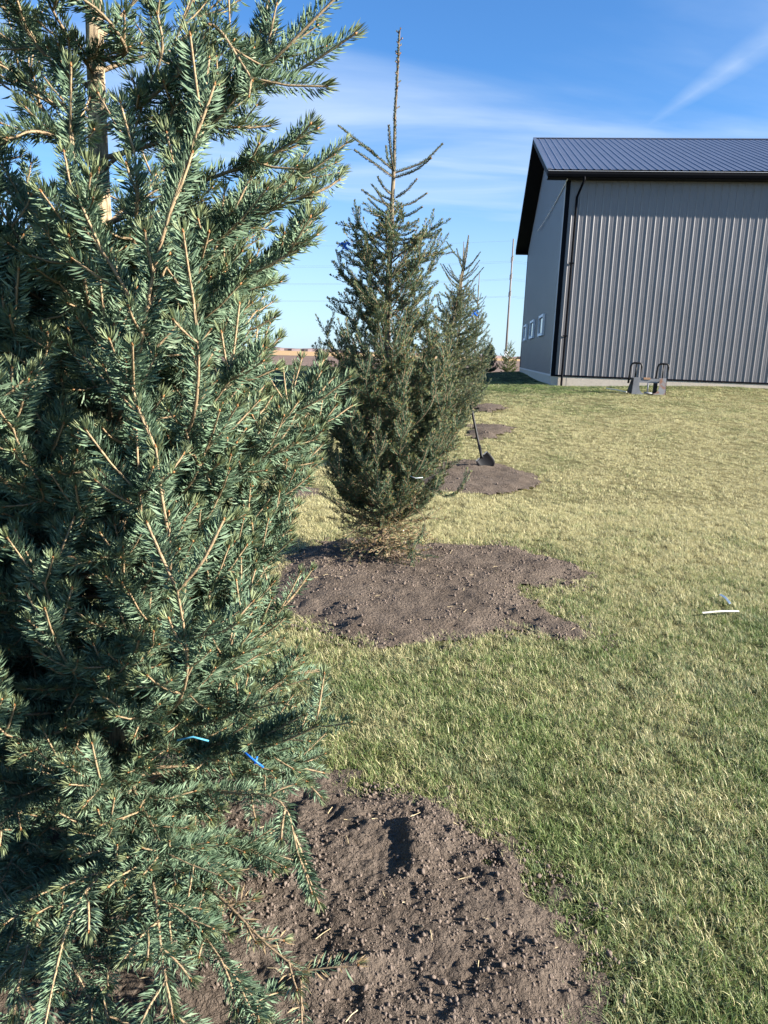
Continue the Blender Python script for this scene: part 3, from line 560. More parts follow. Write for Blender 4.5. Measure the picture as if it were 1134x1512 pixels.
class Branch:
    """collects shoots: a wood mesh and a needle mesh"""
    def __init__(s, cfg, trunk_xy): s.c = cfg; s.xy = np.array(trunk_xy); s.sh = []
    def shoot(s, P, r0, r1, start=0., dead=0., tint=None, bud=True, nl=1.): s.sh.append((np.asarray(P, float), r0, r1, start, dead, rng.random() if tint is None else tint, bud, nl))
    def grow(s, P, r0, lat=.34, start=.3, dead=0., up=.5, side=43, tips=2, latmax=.2, sub=True):
        """main axis with laterals"""
        c = s.c; d = np.r_[0, np.cumsum(np.linalg.norm(np.diff(P, axis=0), axis=1))]; Lt = d[-1]; s.shoot(P, r0, c['rt'], start, dead)
        T = np.gradient(P, axis=0); T /= np.linalg.norm(T, axis=1, keepdims=True)
        q = Lt*start+rng.uniform(0, c['lsp']); sg = rng.choice([-1, 1])
        while q < Lt*.97:
            i = min(int(np.searchsorted(d, q)), len(P)-1); p = np.array([np.interp(q, d, P[:, k]) for k in range(3)]); t = T[i]
            rem = Lt-q; l = min(rem*lat+c['lmin'], latmax)*rng.uniform(.65, 1.2)
            S = unit(cr(t, [0, 0, 1.])+rng.normal(0, .25, 3)); a = math.radians(side+rng.uniform(-12, 12)); dr = unit(t*math.cos(a)+S*sg*math.sin(a)+np.array([0, 0, rng.uniform(-.15, .3)]))
            e = unit(dr+np.array([0, 0, up])*rng.uniform(.4, 1.2)+t*.35); Q = hermite(p, p+unit(dr+.6*e)*l, dr*l, e*l, 5)
            s.shoot(Q, c['rt']*1.25, c['rt']*.85, .0, dead)
            if sub and l > c['lsub']:
                for f in np.arange(.3, .85, c['ssp']/l):
                    for g in (-1, 1):
                        if rng.random() < .25: continue
                        k = min(int(f*4), 3); tt = unit(Q[k+1]-Q[k]); pp = Q[k]+(Q[k+1]-Q[k])*(f*4-k); S2 = unit(cr(tt, [0, 0, 1.])+rng.normal(0, .4, 3)); a2 = math.radians(rng.uniform(38, 58)); d2 = unit(tt*math.cos(a2)+S2*g*math.sin(a2)); l2 = rng.uniform(.45, 1)*c['l2']*(1.15-f*.6)
                        e2 = unit(d2+tt*.4+np.array([0, 0, up*.5])); s.shoot(hermite(pp, pp+unit(d2+.5*e2)*l2, d2*l2, e2*l2, 3), c['rt'], c['rt']*.8, 0, dead)
            sg = -sg; q += c['lsp']*rng.uniform(.6, 1.4)
        for k in range(tips):
            t = T[-1]; S = unit(cr(t, rng.normal(0, 1, 3))); a = math.radians(rng.uniform(22, 55)); d2 = unit(t*math.cos(a)+S*math.sin(a)+np.array([0, 0, up*.25])); l2 = rng.uniform(.55, 1.1)*c.get('ltip', c['l2']); e2 = unit(d2+np.array([0, 0, up*.6])); p = P[-1]-t*.004
            s.shoot(hermite(p, p+unit(d2+e2)*l2, d2*l2, e2*l2, 3), c['rt'], c['rt']*.8, 0, dead)
    def build(s, parent, origin):
        c = s.c; WV = []; WF = []; WA = []; WM = []; nv = 0; NV = []; TI = []; TP = []; DD = []
        for P, r0, r1, start, dead, tint, bud, nlk in s.sh:
            m = len(P); r = np.linspace(r0, r1, m); V, F = tube_arr(P, r, c['sides']); WV.append(V); WF.append(F+nv); WM += [0]*len(F); WA.append(np.repeat(np.clip((r-.0026)/.005+c.get('age', 0), 0, 1) if not dead else np.full(m, .5), c['sides'])); nv += len(V)
            if bud and c['bud']:
                t = unit(P[-1]-P[-2]); b = c['bud']; x = unit(cr(t, [.3, .5, .8])); y = cr(t, x); o = P[-1]
                bv = np.array([o-t*b*.3, o+x*b*.62, o+y*b*.62, o-x*b*.62, o-y*b*.62, o+t*b*1.3]); bf = np.array([(0, 2, 1, 0), (0, 3, 2, 0), (0, 4, 3, 0), (0, 1, 4, 0), (5, 1, 2, 5), (5, 2, 3, 5), (5, 3, 4, 5), (5, 4, 1, 5)])
                WV.append(bv); s.tri = getattr(s, 'tri', []); s.tri.append(bf[:, :3]+nv); WA.append(np.zeros(6)); nv += 6
            d = np.r_[0, np.cumsum(np.linalg.norm(np.diff(P, axis=0), axis=1))]; Lt = d[-1]; n = int(Lt*(1-start)*c['nden']*(.35 if dead else 1)); nt = c['ntip'] if bud else 0
            if n+nt < 2: continue
            f = np.r_[start+(1-start)*(np.arange(n)+rng.random(n))/max(n, 1), np.full(nt, .995)]; N = n+nt
            p = np.stack([np.interp(f*Lt, d, P[:, k]) for k in range(3)], 1); T = np.gradient(P, axis=0); T /= np.linalg.norm(T, axis=1, keepdims=True)+1e-9; t = np.stack([np.interp(f*Lt, d, T[:, k]) for k in range(3)], 1)
            inw = np.r_[s.xy-P[-1][:2], 0]; inw = unit(inw) if np.hypot(*inw[:2]) > .03 else np.zeros(3); dv = np.array([0, 0, 1.])+inw*.9
            dor = dv-(t@dv)[:, None]*t; dor /= np.linalg.norm(dor, axis=1, keepdims=True)+1e-9; sid = cr(t, dor)
            ph = rng.uniform(-math.pi, math.pi, N); bad = (np.abs(ph) > 2.35) & (rng.random(N) < c['part']); ph = np.where(bad, np.sign(ph)*rng.uniform(1.1, 2.3, N), ph)
            rad = dor*np.cos(ph)[:, None]+sid*np.sin(ph)[:, None]
            loc = np.clip((f-.75)/.25, 0, 1); an = np.radians(lerp(c['na'], c['na']*.62, loc)+rng.normal(0, 8, N)); an[n:] = np.radians(rng.uniform(5, 45, nt))
            dr = t*np.cos(an)[:, None]+rad*np.sin(an)[:, None]+dor*.16; dr /= np.linalg.norm(dr, axis=1, keepdims=True)
            l = c['nlen']*nlk*rng.uniform(.75, 1.12, N)*(1-.2*loc); rr = np.interp(f, np.linspace(0, 1, m), r)
            b = p+rad*rr[:, None]*.8; mid = b+dr*(l*.5)[:, None]+rad*(l*.05)[:, None]; tip = b+dr*l[:, None]+t*(l*.12)[:, None]-rad*(l*.06)[:, None]
            sv = cr(dr, rng.normal(0, 1, (N, 3))); sv /= np.linalg.norm(sv, axis=1, keepdims=True)+1e-9; sv *= c['nwid']*.5
            NV.append(np.stack([b, mid+sv, tip, mid-sv], 1)); tv = np.clip(.25*tint+.75*rng.random(N)**1.2, 0, 1); TI.append(np.repeat(tv, 4)); tq = np.clip((f-.93)/.07, 0, 1)*c['tipy']*(.5+.5*rng.random(N)); TP.append(np.repeat(tq, 4)); DD.append(np.repeat((rng.random(N) < dead)*1., 4))
        V = np.concatenate(WV)-origin; F4 = np.concatenate(WF); tri = getattr(s, 'tri', [])
        me = bpy.data.meshes.new('branch'); nt4 = len(F4); T3 = np.concatenate(tri) if tri else np.zeros((0, 3), int)
        me.vertices.add(len(V)); me.vertices.foreach_set('co', V.astype(np.float32).ravel()); me.loops.add(nt4*4+len(T3)*3); me.loops.foreach_set('vertex_index', np.r_[F4.ravel(), T3.ravel()].astype(np.int32))
        me.polygons.add(nt4+len(T3)); me.polygons.foreach_set('loop_start', np.r_[np.arange(nt4)*4, nt4*4+np.arange(len(T3))*3].astype(np.int32)); me.polygons.foreach_set('material_index', np.r_[np.zeros(nt4), np.ones(len(T3))].astype(np.int32)); me.polygons.foreach_set('use_smooth', np.ones(nt4+len(T3), bool))
        a = me.attributes.new('age', 'FLOAT', 'POINT'); a.data.foreach_set('value', np.concatenate(WA).astype(np.float32)); me.update(calc_edges=True)
        bo = link('branch', me, [M['twig'], M['bud']], parent)
        if NV:
            nvx = np.concatenate(NV); k = len(nvx); nvx = nvx.reshape(-1, 3)-origin; q = np.arange(k)[:, None]*4
            F = np.concatenate([q+[[0, 1, 2]], q+[[0, 2, 3]]]); STAT['needles'] = STAT.get('needles', 0)+k
            nm = np_mesh('needles', nvx, F, False, {'tint': ('POINT', np.concatenate(TI)), 'tip': ('POINT', np.concatenate(TP)), 'dead': ('POINT', np.concatenate(DD))})
            no = link('needles', nm, M[c['mat']], bo); no['kind'] = 'stuff'
        return bo
STAT = {}
def trunk(parent, pts, r0, r1, origin, mat='bark', n=10, wob=.003):
    P = np.array(pts, float); m = 60; P = smooth_path(P, m); r = np.linspace(r0, r1, m); r[:4] *= [1.7, 1.4, 1.18, 1.06]; V, F = tube_arr(P, r, n)
    V += (np.stack([fbm(V[:, 0]*40+k*9, V[:, 2]*12+V[:, 1]*40, 7+k, 3)-.5 for k in range(3)], 1))*wob*2
    return link('trunk', np_mesh('trunk', V-origin, F, True), M[mat], parent)
def profile(tab): z = [a for a, b in tab]; r = [b for a, b in tab]; return lambda q: float(np.interp(q, z, r))
CFG_NEAR = dict(ltip=.15, rt=.0026, lsp=.066, lmin=.085, lsub=.10, ssp=.066, l2=.115, sides=4, bud=.0055, nden=980, ntip=22, nlen=.035, nwid=.0015, na=62, part=.75, tipy=.7, mat='needle_near')
CFG_MID = dict(ltip=.16, age=.7, rt=.0024, lsp=.050, lmin=.06, lsub=.09, ssp=.05, l2=.085, sides=3, bud=.006, nden=450, ntip=9, nlen=.025, nwid=.0046, na=48, part=.75, tipy=.8, mat='needle_mid')
CFG_FAR = dict(age=.8, rt=.0035, lsp=.070, lmin=.06, lsub=.12, ssp=.07, l2=.09, sides=3, bud=0, nden=230, ntip=5, nlen=.030, nwid=.0085, na=48, part=.5, tipy=.7, mat='needle_far')
def crown(tree, cfg, xy, origin, zs, R, rise, e0, e1, lean=lambda z: 0., jit=.16, up=lambda z: .5, r0=.006, dead=lambda z: 0., start=.28, latmax=.23, az0=0., tips=2, skip=None):
    """whorl-less crown: branches climb the trunk by the golden angle; tip height, reach and pose by height"""
    az = az0
    for z in zs:
        az += 2.39996+rng.normal(0, .22); zt = z
        if skip and skip(zt, az): continue
        rt = R(zt)*rng.uniform(1-jit*1.6, 1+jit*.45); zb = zt-rise(zt)*rng.uniform(.8, 1.2)
        zb = max(zb, .05); out = np.array([math.cos(az), math.sin(az), 0]); c = np.array([xy[0]+lean(zb), xy[1], 0]); c2 = np.array([xy[0]+lean(zt), xy[1], 0])
        p0 = c+np.array([0, 0, zb+origin[2]]); p1 = c2+out*rt+np.array([0, 0, zt+origin[2]]); D_ = np.linalg.norm(p1-p0); a0 = math.radians(e0(zt)+rng.normal(0, 6)); a1 = math.radians(e1(zt)+rng.normal(0, 9))
        tw = unit(np.array([-out[1], out[0], 0]))*rng.normal(0, .15)
        P = hermite(p0, p1, (out*math.cos(a0)+tw+np.array([0, 0, math.sin(a0)]))*D_, (out*math.cos(a1)+tw+np.array([0, 0, math.sin(a1)]))*D_, 14)
        P[:, 2] = np.maximum(P[:, 2], terrain(P[:, 0], P[:, 1])+.03)
        b = Branch(cfg if math.sin(az) < .4 else dict(cfg, nden=cfg['nden']*.36, nwid=cfg['nwid']*1.5), xy); b.grow(P, r0, start=start, up=up(zt), dead=dead(zt), latmax=latmax, tips=tips); b.build(tree, origin)

# --- the near spruce on the left
T1 = (-.722, 1.92)
def near_spruce():
    o = np.array([T1[0], T1[1], 0.]); t = empty('spruce_tree', tuple(o)); tag(t, 'large blue-green spruce filling the left foreground', 'tree', 'newly planted spruces in a row')
    trunk(t, [(T1[0], T1[1], -.02), (T1[0]+.005, T1[1], 1.), (T1[0], T1[1]+.005, 2.), (T1[0]+.01, T1[1], 2.9), (T1[0], T1[1], 3.5)], .045, .006, o, n=14, wob=.004)
    R = profile([(0, .47), (.15, .50), (.35, .53), (.56, .53), (.72, .47), (.86, .49), (1.0, .46), (1.17, .50), (1.36, .56), (1.5, .53), (1.7, .51), (1.9, .50), (2.1, .50), (2.3, .46), (2.6, .36), (3.2, .1)])
    R0 = R; R = lambda z: R0(z)-.052
    rise = profile([(0, -.12), (.25, -.06), (.5, .08), (.8, .2), (1.2, .27), (1.7, .27), (2.2, .26), (3, .2)])
    e0 = profile([(0, -10), (.5, 5), (1, 20), (2, 30), (3, 40)]); e1 = profile([(0, -25), (.25, -10), (.45, 25), (.7, 55), (1., 70), (1.5, 72), (1.9, 48), (3, 48)])
    zs = np.r_[np.linspace(.05, .5, 34), np.linspace(.52, 1.2, 84), np.linspace(1.21, 1.9, 74), np.linspace(1.92, 2.45, 16), np.linspace(2.5, 3.2, 6)]
    dd = {5: .8}
    crown(t, CFG_NEAR, T1, o, zs, R, rise, e0, e1, up=profile([(0, -.3), (.3, .1), (.6, .5), (1., .75), (1.6, .7), (2, .45), (3, .4)]), r0=.0062, jit=.2, start=.2, tips=5, skip=lambda z, a: z > 1.86 and math.sin(a) < -.1 and abs(math.cos(a)) < .93)
    def px(l): return np.array([atY(*q) for q in l])
    def hero(l, r0=.007, forks=(), start=.3, tips=2, **k):
        b = Branch(CFG_NEAR, T1); P = smooth_path(px(l), 16); b.grow(P, r0, start=start, tips=0 if forks else tips, **k)
        for f in forks: b.shoot(smooth_path(px(f), 12), .0042, .0028)
        b.build(t, o)
    hero([(150, 235, 1.92), (240, 208, 1.86), (325, 172, 1.80), (350, 142, 1.78)], forks=[[(350, 142, 1.78), (374, 80, 1.78), (399, -8, 1.80)], [(350, 142, 1.78), (415, 78, 1.74), (500, -8, 1.72)], [(350, 142, 1.78), (440, 104, 1.72), (524, 50, 1.68)]])
    hero([(160, 330, 1.9), (300, 268, 1.78), (400, 228, 1.72), (468, 190, 1.70)], latmax=.09, tips=0)
    hero([(165, 420, 1.9), (300, 345, 1.74), (390, 315, 1.68), (460, 284, 1.65)], latmax=.09, tips=0)
    hero([(170, 520, 1.9), (320, 430, 1.7), (400, 390, 1.65), (455, 360, 1.63)], latmax=.09, tips=0)
    hero([(165, 640, 1.9), (205, 520, 1.50), (232, 380, 1.44), (298, 172, 1.47)], latmax=.11, start=.35, sub=False)
    hero([(160, 560, 1.9), (205, 465, 1.48), (160, 385, 1.44), (113, 322, 1.44)], latmax=.10, start=.35)
    hero([(160, 420, 1.9), (200, 330, 1.55), (203, 275, 1.50), (198, 222, 1.5)], latmax=.06, start=.3)
    hero([(100, 420, 1.85), (125, 310, 1.55), (112, 250, 1.50), (103, 196, 1.5)], latmax=.06, start=.3)
    hero([(200, 700, 1.9), (290, 590, 1.50), (293, 520, 1.46), (286, 445, 1.46)], latmax=.06, start=.3)
    hero([(200, 900, 1.9), (250, 800, 1.48), (240, 740, 1.44), (230, 660, 1.43)], latmax=.06, start=.3)
    hero([(220, 1090, 1.85), (275, 950, 1.46), (262, 872, 1.43)], start=.45, forks=[[(262, 872, 1.43), (240, 825, 1.42), (217, 772, 1.42)], [(262, 872, 1.43), (298, 830, 1.42), (330, 768, 1.43)]])
    hero([(160, 190, 1.92), (215, 150, 1.8), (280, 90, 1.74), (312, 38, 1.72), (345, 75, 1.68), (372, 118, 1.66)], latmax=.07, start=.2)
    hero([(138, 175, 1.92), (90, 110, 1.85), (30, 30, 1.8), (8, -20, 1.78)], latmax=.10, start=.15)
    hero([(140, 110, 1.92), (105, 60, 1.80), (75, 10, 1.75), (60, -30, 1.72)], latmax=.09, start=.1)
    hero([(142, 90, 1.92), (185, 70, 1.80), (150, 20, 1.72), (110, -10, 1.7)], latmax=.07, start=.1)
    hero([(150, 260, 1.92), (90, 205, 1.75), (40, 195, 1.66), (10, 210, 1.62)], latmax=.13, start=.15)
    hero([(150, 170, 1.92), (220, 130, 1.85), (240, 60, 1.82), (232, 20, 1.80)], latmax=.08, start=.15)
    hero([(200, 1250, 1.85), (330, 1330, 1.52), (400, 1400, 1.42), (446, 1436, 1.38)], latmax=.08, start=.3, dead=.45, up=-.1)
    hero([(190, 1100, 1.9), (360, 1110, 1.74), (430, 1090, 1.68), (468, 1072, 1.66)], latmax=.08, start=.3, up=.3)
    hero([(190, 1180, 1.9), (340, 1170, 1.74), (420, 1190, 1.66), (440, 1262, 1.62)], latmax=.08, start=.3, up=-.3)
    hero([(190, 1240, 1.9), (150, 1290, 1.4), (110, 1340, 1.3), (90, 1400, 1.26)], latmax=.12, start=.2, up=-.4)
    hero([(190, 1240, 1.9), (230, 1330, 1.38), (240, 1420, 1.25), (255, 1500, 1.18)], latmax=.13, start=.2, up=-.4)
    hero([(190, 1260, 1.9), (300, 1380, 1.42), (340, 1450, 1.30), (350, 1490, 1.27)], latmax=.12, start=.2, up=-.3)
    hero([(190, 1260, 1.9), (60, 1350, 1.42), (30, 1440, 1.30), (20, 1500, 1.25)], latmax=.13, start=.2, up=-.4)
    hero([(190, 1260, 1.9), (140, 1400, 1.36), (150, 1470, 1.26), (170, 1540, 1.2)], latmax=.14, start=.2, up=-.4)
near_spruce()

# --- the second spruce with its bare leader
T2 = (.004, 5.415)
def second_spruce():
    o = np.array([T2[0], T2[1], float(terrain(*T2))]); t = empty('spruce_tree', tuple(o)); tag(t, 'dark bundled spruce with a tall bare leader in the middle soil ring', 'tree', 'newly planted spruces in a row')
    Y = T2[1]; cx = lambda z: T2[0]+np.interp(z, [0, 2, 3.7], [0, -.03, -.015])
    trunk(t, [(T2[0], Y, o[2]-.02), (cx(1), Y, 1), (cx(2), Y, 2), (cx(2.4), Y, 2.4), (cx(2.8), Y, 2.80)], .044, .0125, o, n=8, mat='bark_dark')
    R = profile([(.05, .18), (.2, .25), (.4, .33), (.56, .42), (.74, .45), (1.0, .48), (1.4, .49), (1.58, .48), (1.68, .42), (1.74, .34), (2.0, .31), (2.15, .31), (2.3, .33), (2.42, .27), (2.5, .16)])
    rise = profile([(.05, -.05), (.3, .0), (.6, .28), (1, .42), (1.6, .45), (1.9, .25), (2.4, .2)])
    e0 = profile([(0, 0), (.5, 15), (1, 25), (2, 25), (2.5, 35)]); e1 = profile([(0, -20), (.3, 10), (.55, 60), (.9, 84), (1.66, 84), (1.78, 42), (2.5, 42)])
    zs = np.r_[np.linspace(.07, .5, 40), np.linspace(.52, 1.7, 130), np.linspace(1.74, 2.2, 32), np.linspace(2.22, 2.46, 18)]
    crown(t, CFG_MID, T2, o, zs, R, rise, e0, e1, lean=lambda z: float(cx(z)-T2[0]), up=profile([(0, -.2), (.4, .4), (.8, 1.1), (1.6, 1.), (1.9, .5), (2.5, .3)]), r0=.007, jit=.2, dead=profile([(0, .55), (.25, .45), (.4, .15), (.55, 0), (3, 0)]), latmax=.20, tips=4)
    # the top: whorl and single side shoots, short needles pressed to the shoots
    top = dict(CFG_MID, nlen=.016, nden=1000, nwid=.0036, na=40, lsp=.2, tipy=.3, bud=.008, ntip=8)
    def sh(l, r0=.0052, r1=.004):
        b = Branch(top, T2); b.shoot(smooth_path(np.array([atY(*q) for q in l]), 9), r0, r1); b.build(t, o)
    sh([(582, 252, Y), (545, 222, Y-.05), (500, 186, Y-.1)], .007); sh([(580, 262, Y), (550, 240, Y-.15), (524, 222, Y-.22)], .007); sh([(584, 255, Y), (628, 237, Y+.05), (653, 213, Y+.08)], .007); sh([(584, 262, Y), (615, 250, Y-.15), (636, 234, Y-.25)], .006)
    sh([(582, 254, Y), (577, 225, Y-.12), (574, 186, Y-.18)], .006); sh([(581, 250, Y), (572, 232, Y+.10), (570, 216, Y+.14)], .005); sh([(556, 232, Y-.1), (545, 220, Y-.13), (531, 214, Y-.16)], .004)
    for bx, by, tx, ty, dy in ((579, 288, 558, 262, -.12), (578, 296, 549, 273, .1), (578, 303, 535, 281, -.1), (584, 292, 615, 265, -.05), (585, 306, 630, 286, .05), (577, 308, 558, 284, -.18), (577, 318, 544, 294, .03), (584, 322, 623, 306, -.05), (577, 326, 552, 314, -.12), (584, 330, 594, 306, -.2), (583, 337, 618, 324, .06), (577, 338, 562, 322, -.15),
                               (583, 346, 612, 340, -.1), (577, 346, 551, 330, .06), (583, 352, 613, 349, .08), (577, 355, 548, 345, -.06), (581, 318, 588, 300, .2), (580, 342, 574, 322, .2), (583, 360, 612, 352, -.15)):
        sh([(bx, by, Y), ((bx+tx)/2, (by+ty)/2+4, Y+dy*.55), (tx, ty, Y+dy)])
    b = Branch(dict(top, nlen=.015, nden=800, na=30, nwid=.0036, tipy=0, age=.75), T2); P = smooth_path(np.array([atY(582, 250, Y), atY(583, 180, Y), atY(587, 110, Y), atY(590, 46, Y)]), 16); b.shoot(P, .0115, .0058, tint=.2)
    for k in range(26):
        p = P[0]+(P[-1]-P[0])*rng.uniform(.1, 1); a = rng.uniform(0, 6.3); b.shoot(np.array([p, p+np.array([math.cos(a)*.016, math.sin(a)*.016, .012])]), .005, .003, 1.)
    b.build(t, o)
    # dead twigs round the foot
    b = Branch(dict(CFG_MID, bud=0), T2)
    for k in range(70):
        a = rng.uniform(0, 6.3); z0 = rng.uniform(.05, .45); p = np.array([T2[0], Y, o[2]+z0]); d = np.array([math.cos(a), math.sin(a), rng.uniform(-.5, .6)]); l = rng.uniform(.10, .30)
        q = p+d*l*.6+rng.normal(0, .02, 3); e = p+d*l+np.array([0, 0, rng.uniform(-.12, .05)]); e[2] = max(e[2], o[2]+.03); b.shoot(smooth_path([p, q, e], 6), .004, .0018, 1., .0)
    b.build(t, o)
    for l in ([(590, 760, 5.3), (640, 722, 5.0), (660, 735, 4.95), (682, 722, 4.9)], [(590, 790, 5.35), (606, 800, 5.2), (612, 820, 5.15)], [(600, 740, 5.3), (628, 770, 5.2), (610, 812, 5.15)]):
        b = Branch(CFG_MID, T2); b.grow(smooth_path([atY(*q) for q in l], 10), .004, start=.5, latmax=.07); b.build(t, o)
second_spruce()

# --- spruces behind it in the row
def row_spruce(topx, topy, Y, hgt_r, label, zs_n, leader, cfg=CFG_FAR, bend=0., colour=None, group='newly planted spruces in a row', prof=None, base_x=None):
    tp = atY(topx, topy, Y); x = tp[0] if base_x is None else base_x; g = float(terrain(x, Y)); H = tp[2]-g; o = np.array([x, Y, g]); xy = (x, Y); t = empty('spruce_tree', tuple(o)); tag(t, label, 'tree', group)
    c = dict(cfg); 
    if colour: c['mat'] = colour
    lx = lambda z: (tp[0]-x)*sstep(.4, 1, z/H); zc = H-leader
    trunk(t, [(x, Y, g-.02), (x+lx(H*.4), Y, g+H*.4), (x+lx(H*.7), Y, g+H*.7), (tp[0], Y, g+H)], .04*H/3.2, .007, o, n=6, mat='bark_dark')
    R = profile(prof) if prof else profile([(0, .25), (H*.12, hgt_r*.8), (H*.3, hgt_r), (H*.5, hgt_r*.95), (H*.62, hgt_r*.7), (zc, .10), (H, .03)])
    crown(t, c, xy, o, np.r_[np.linspace(.03*H, .16*H, zs_n//6), np.linspace(.17*H, zc, zs_n)], R, profile([(0, 0), (H*.3, .35), (H*.6, .22), (H, .1)]), profile([(0, 0), (H, 40)]), profile([(0, 10), (H*.25, 70), (H*.5, 65), (H*.7, 45), (H, 50)]), lean=lambda z: float(lx(z)), up=lambda z: .7, r0=.008, start=.2, jit=.2, latmax=.24)
    b = Branch(dict(c, nlen=.016, nden=600, nwid=.0062, na=38, tipy=.1), xy)
    for k in range(9):
        z = zc+leader*rng.uniform(-.05, .5); a = rng.uniform(0, 6.3); l = rng.uniform(.14, .30); p = np.array([x+lx(z), Y, g+z]); d = np.array([math.cos(a), math.sin(a), .75]); b.shoot(smooth_path([p, p+d*l*.55, p+d*l+np.array([0, 0, .06])], 5), .0045, .0035)
    P = np.array([[x+lx(z), Y, g+z] for z in np.linspace(zc, H, 6)]); b.shoot(P, .008, .005, tint=.2); b.build(t, o); return t
row_spruce(692, 348, 10.0, .50, 'green spruce with a leaning leader just behind the second spruce', 120, .66, dict(CFG_MID, nden=300, nwid=.0066, lsp=.06, age=.8), base_x=.71, prof=[(0, .10), (.3, .18), (.55, .28), (.8, .42), (1.1, .57), (1.5, .59), (1.8, .52), (2.0, .36), (2.2, .22), (2.5, .10), (3.2, .03)])
row_spruce(685, 357, 13.2, .40, 'spruce whose thin upright leader shows beside the leaning one', 60, .7)
row_spruce(708, 404, 16.9, .44, 'small dark spruce next in the row, nearer the shed', 70, .75)
row_spruce(722, 510, 41, .62, 'rounded dark green conifer at the far lawn edge', 60, .12, dict(CFG_FAR, nlen=.05, nwid=.016, nden=150, lsp=.1, sides=3), group='young conifers at the far lawn edge')
row_spruce(753.5, 503, 46, .62, 'young golden-green spruce beside the far shed corner', 46, .35, dict(CFG_FAR, nlen=.05, nwid=.018, nden=140, lsp=.11, sides=3), colour='needle_gold', group='young conifers at the far lawn edge')
row_spruce(724, 508, 230, 2.0, 'hazy grey-blue tree on the horizon', 40, .3, dict(CFG_FAR, nlen=.3, nwid=.12, nden=26, lsp=.4, lmin=.4, l2=.5, sides=3, rt=.02), group='trees on the horizon')

# ------------------------------------------------------------------ shovel leaning on the third spruce
def shovel():
    tipg = ground(726, 694); Yb = tipg[1]; tip = np.array([tipg[0], Yb, tipg[2]+.015]); s0 = atY(711, 674, Yb-.03); h1 = atY(699, 617, Yb+.10); ax = unit(h1-s0); h2 = s0+ax*.95
    root = empty('shovel', (tip[0], tip[1], tipg[2])); tag(root, 'black round-point shovel leaning against a spruce, blade on the soil', 'shovel'); o = np.array(root.location)
    m = MB(); k = s0+ax*.02
    m.tube([k-o, k+ax*.25-o+np.array([0, .0, -.012]), s0+ax*.6-o, h2-o], .017, 10); m.build('handle', M['black_metal'], root, True)
    m = MB(); m.tube([s0-o+(tip-s0)*.12, s0-o, s0+ax*.16-o], np.array([.016, .021, .020]), 10); m.build('socket', M['black_metal'], root, True)
    # dished blade
    bd = unit(tip-s0); Lb = np.linalg.norm(tip-s0); sd = unit(np.array([1., .15, .1])-bd*(np.array([1., .15, .1])@bd)); nn = cr(bd, sd); V = []; F = []; rows = 12; cols = 9
    for i in range(rows):
        q = i/(rows-1); w = .112*(1 if q < .5 else math.sqrt(max(0, 1-((q-.5)/.5)**2.2))); w = max(w, .006); w *= .94+.06*min(1, q*6)
        for j in range(cols):
            a = -1+2*j/(cols-1); dish = .028*(1-a*a)*(1-.5*q); V.append(s0+bd*Lb*q+sd*w*a-nn*dish-o)
    for i in range(rows-1):
        for j in range(cols-1): a = i*cols+j; F.append((a, a+1, a+cols+1, a+cols))
    bl = link('blade', py_mesh('blade', V, F, True), M['black_metal'], root); md = bl.modifiers.new('thick', 'SOLIDIFY'); md.thickness = .004
    m = MB(); m.tube([s0+sd*.10-o-bd*.004, s0+sd*.035-o-bd*.004], .008, 6); m.tube([s0-sd*.10-o-bd*.004, s0-sd*.035-o-bd*.004], .008, 6); m.build('step', M['worn_grey'], bl)
shovel()

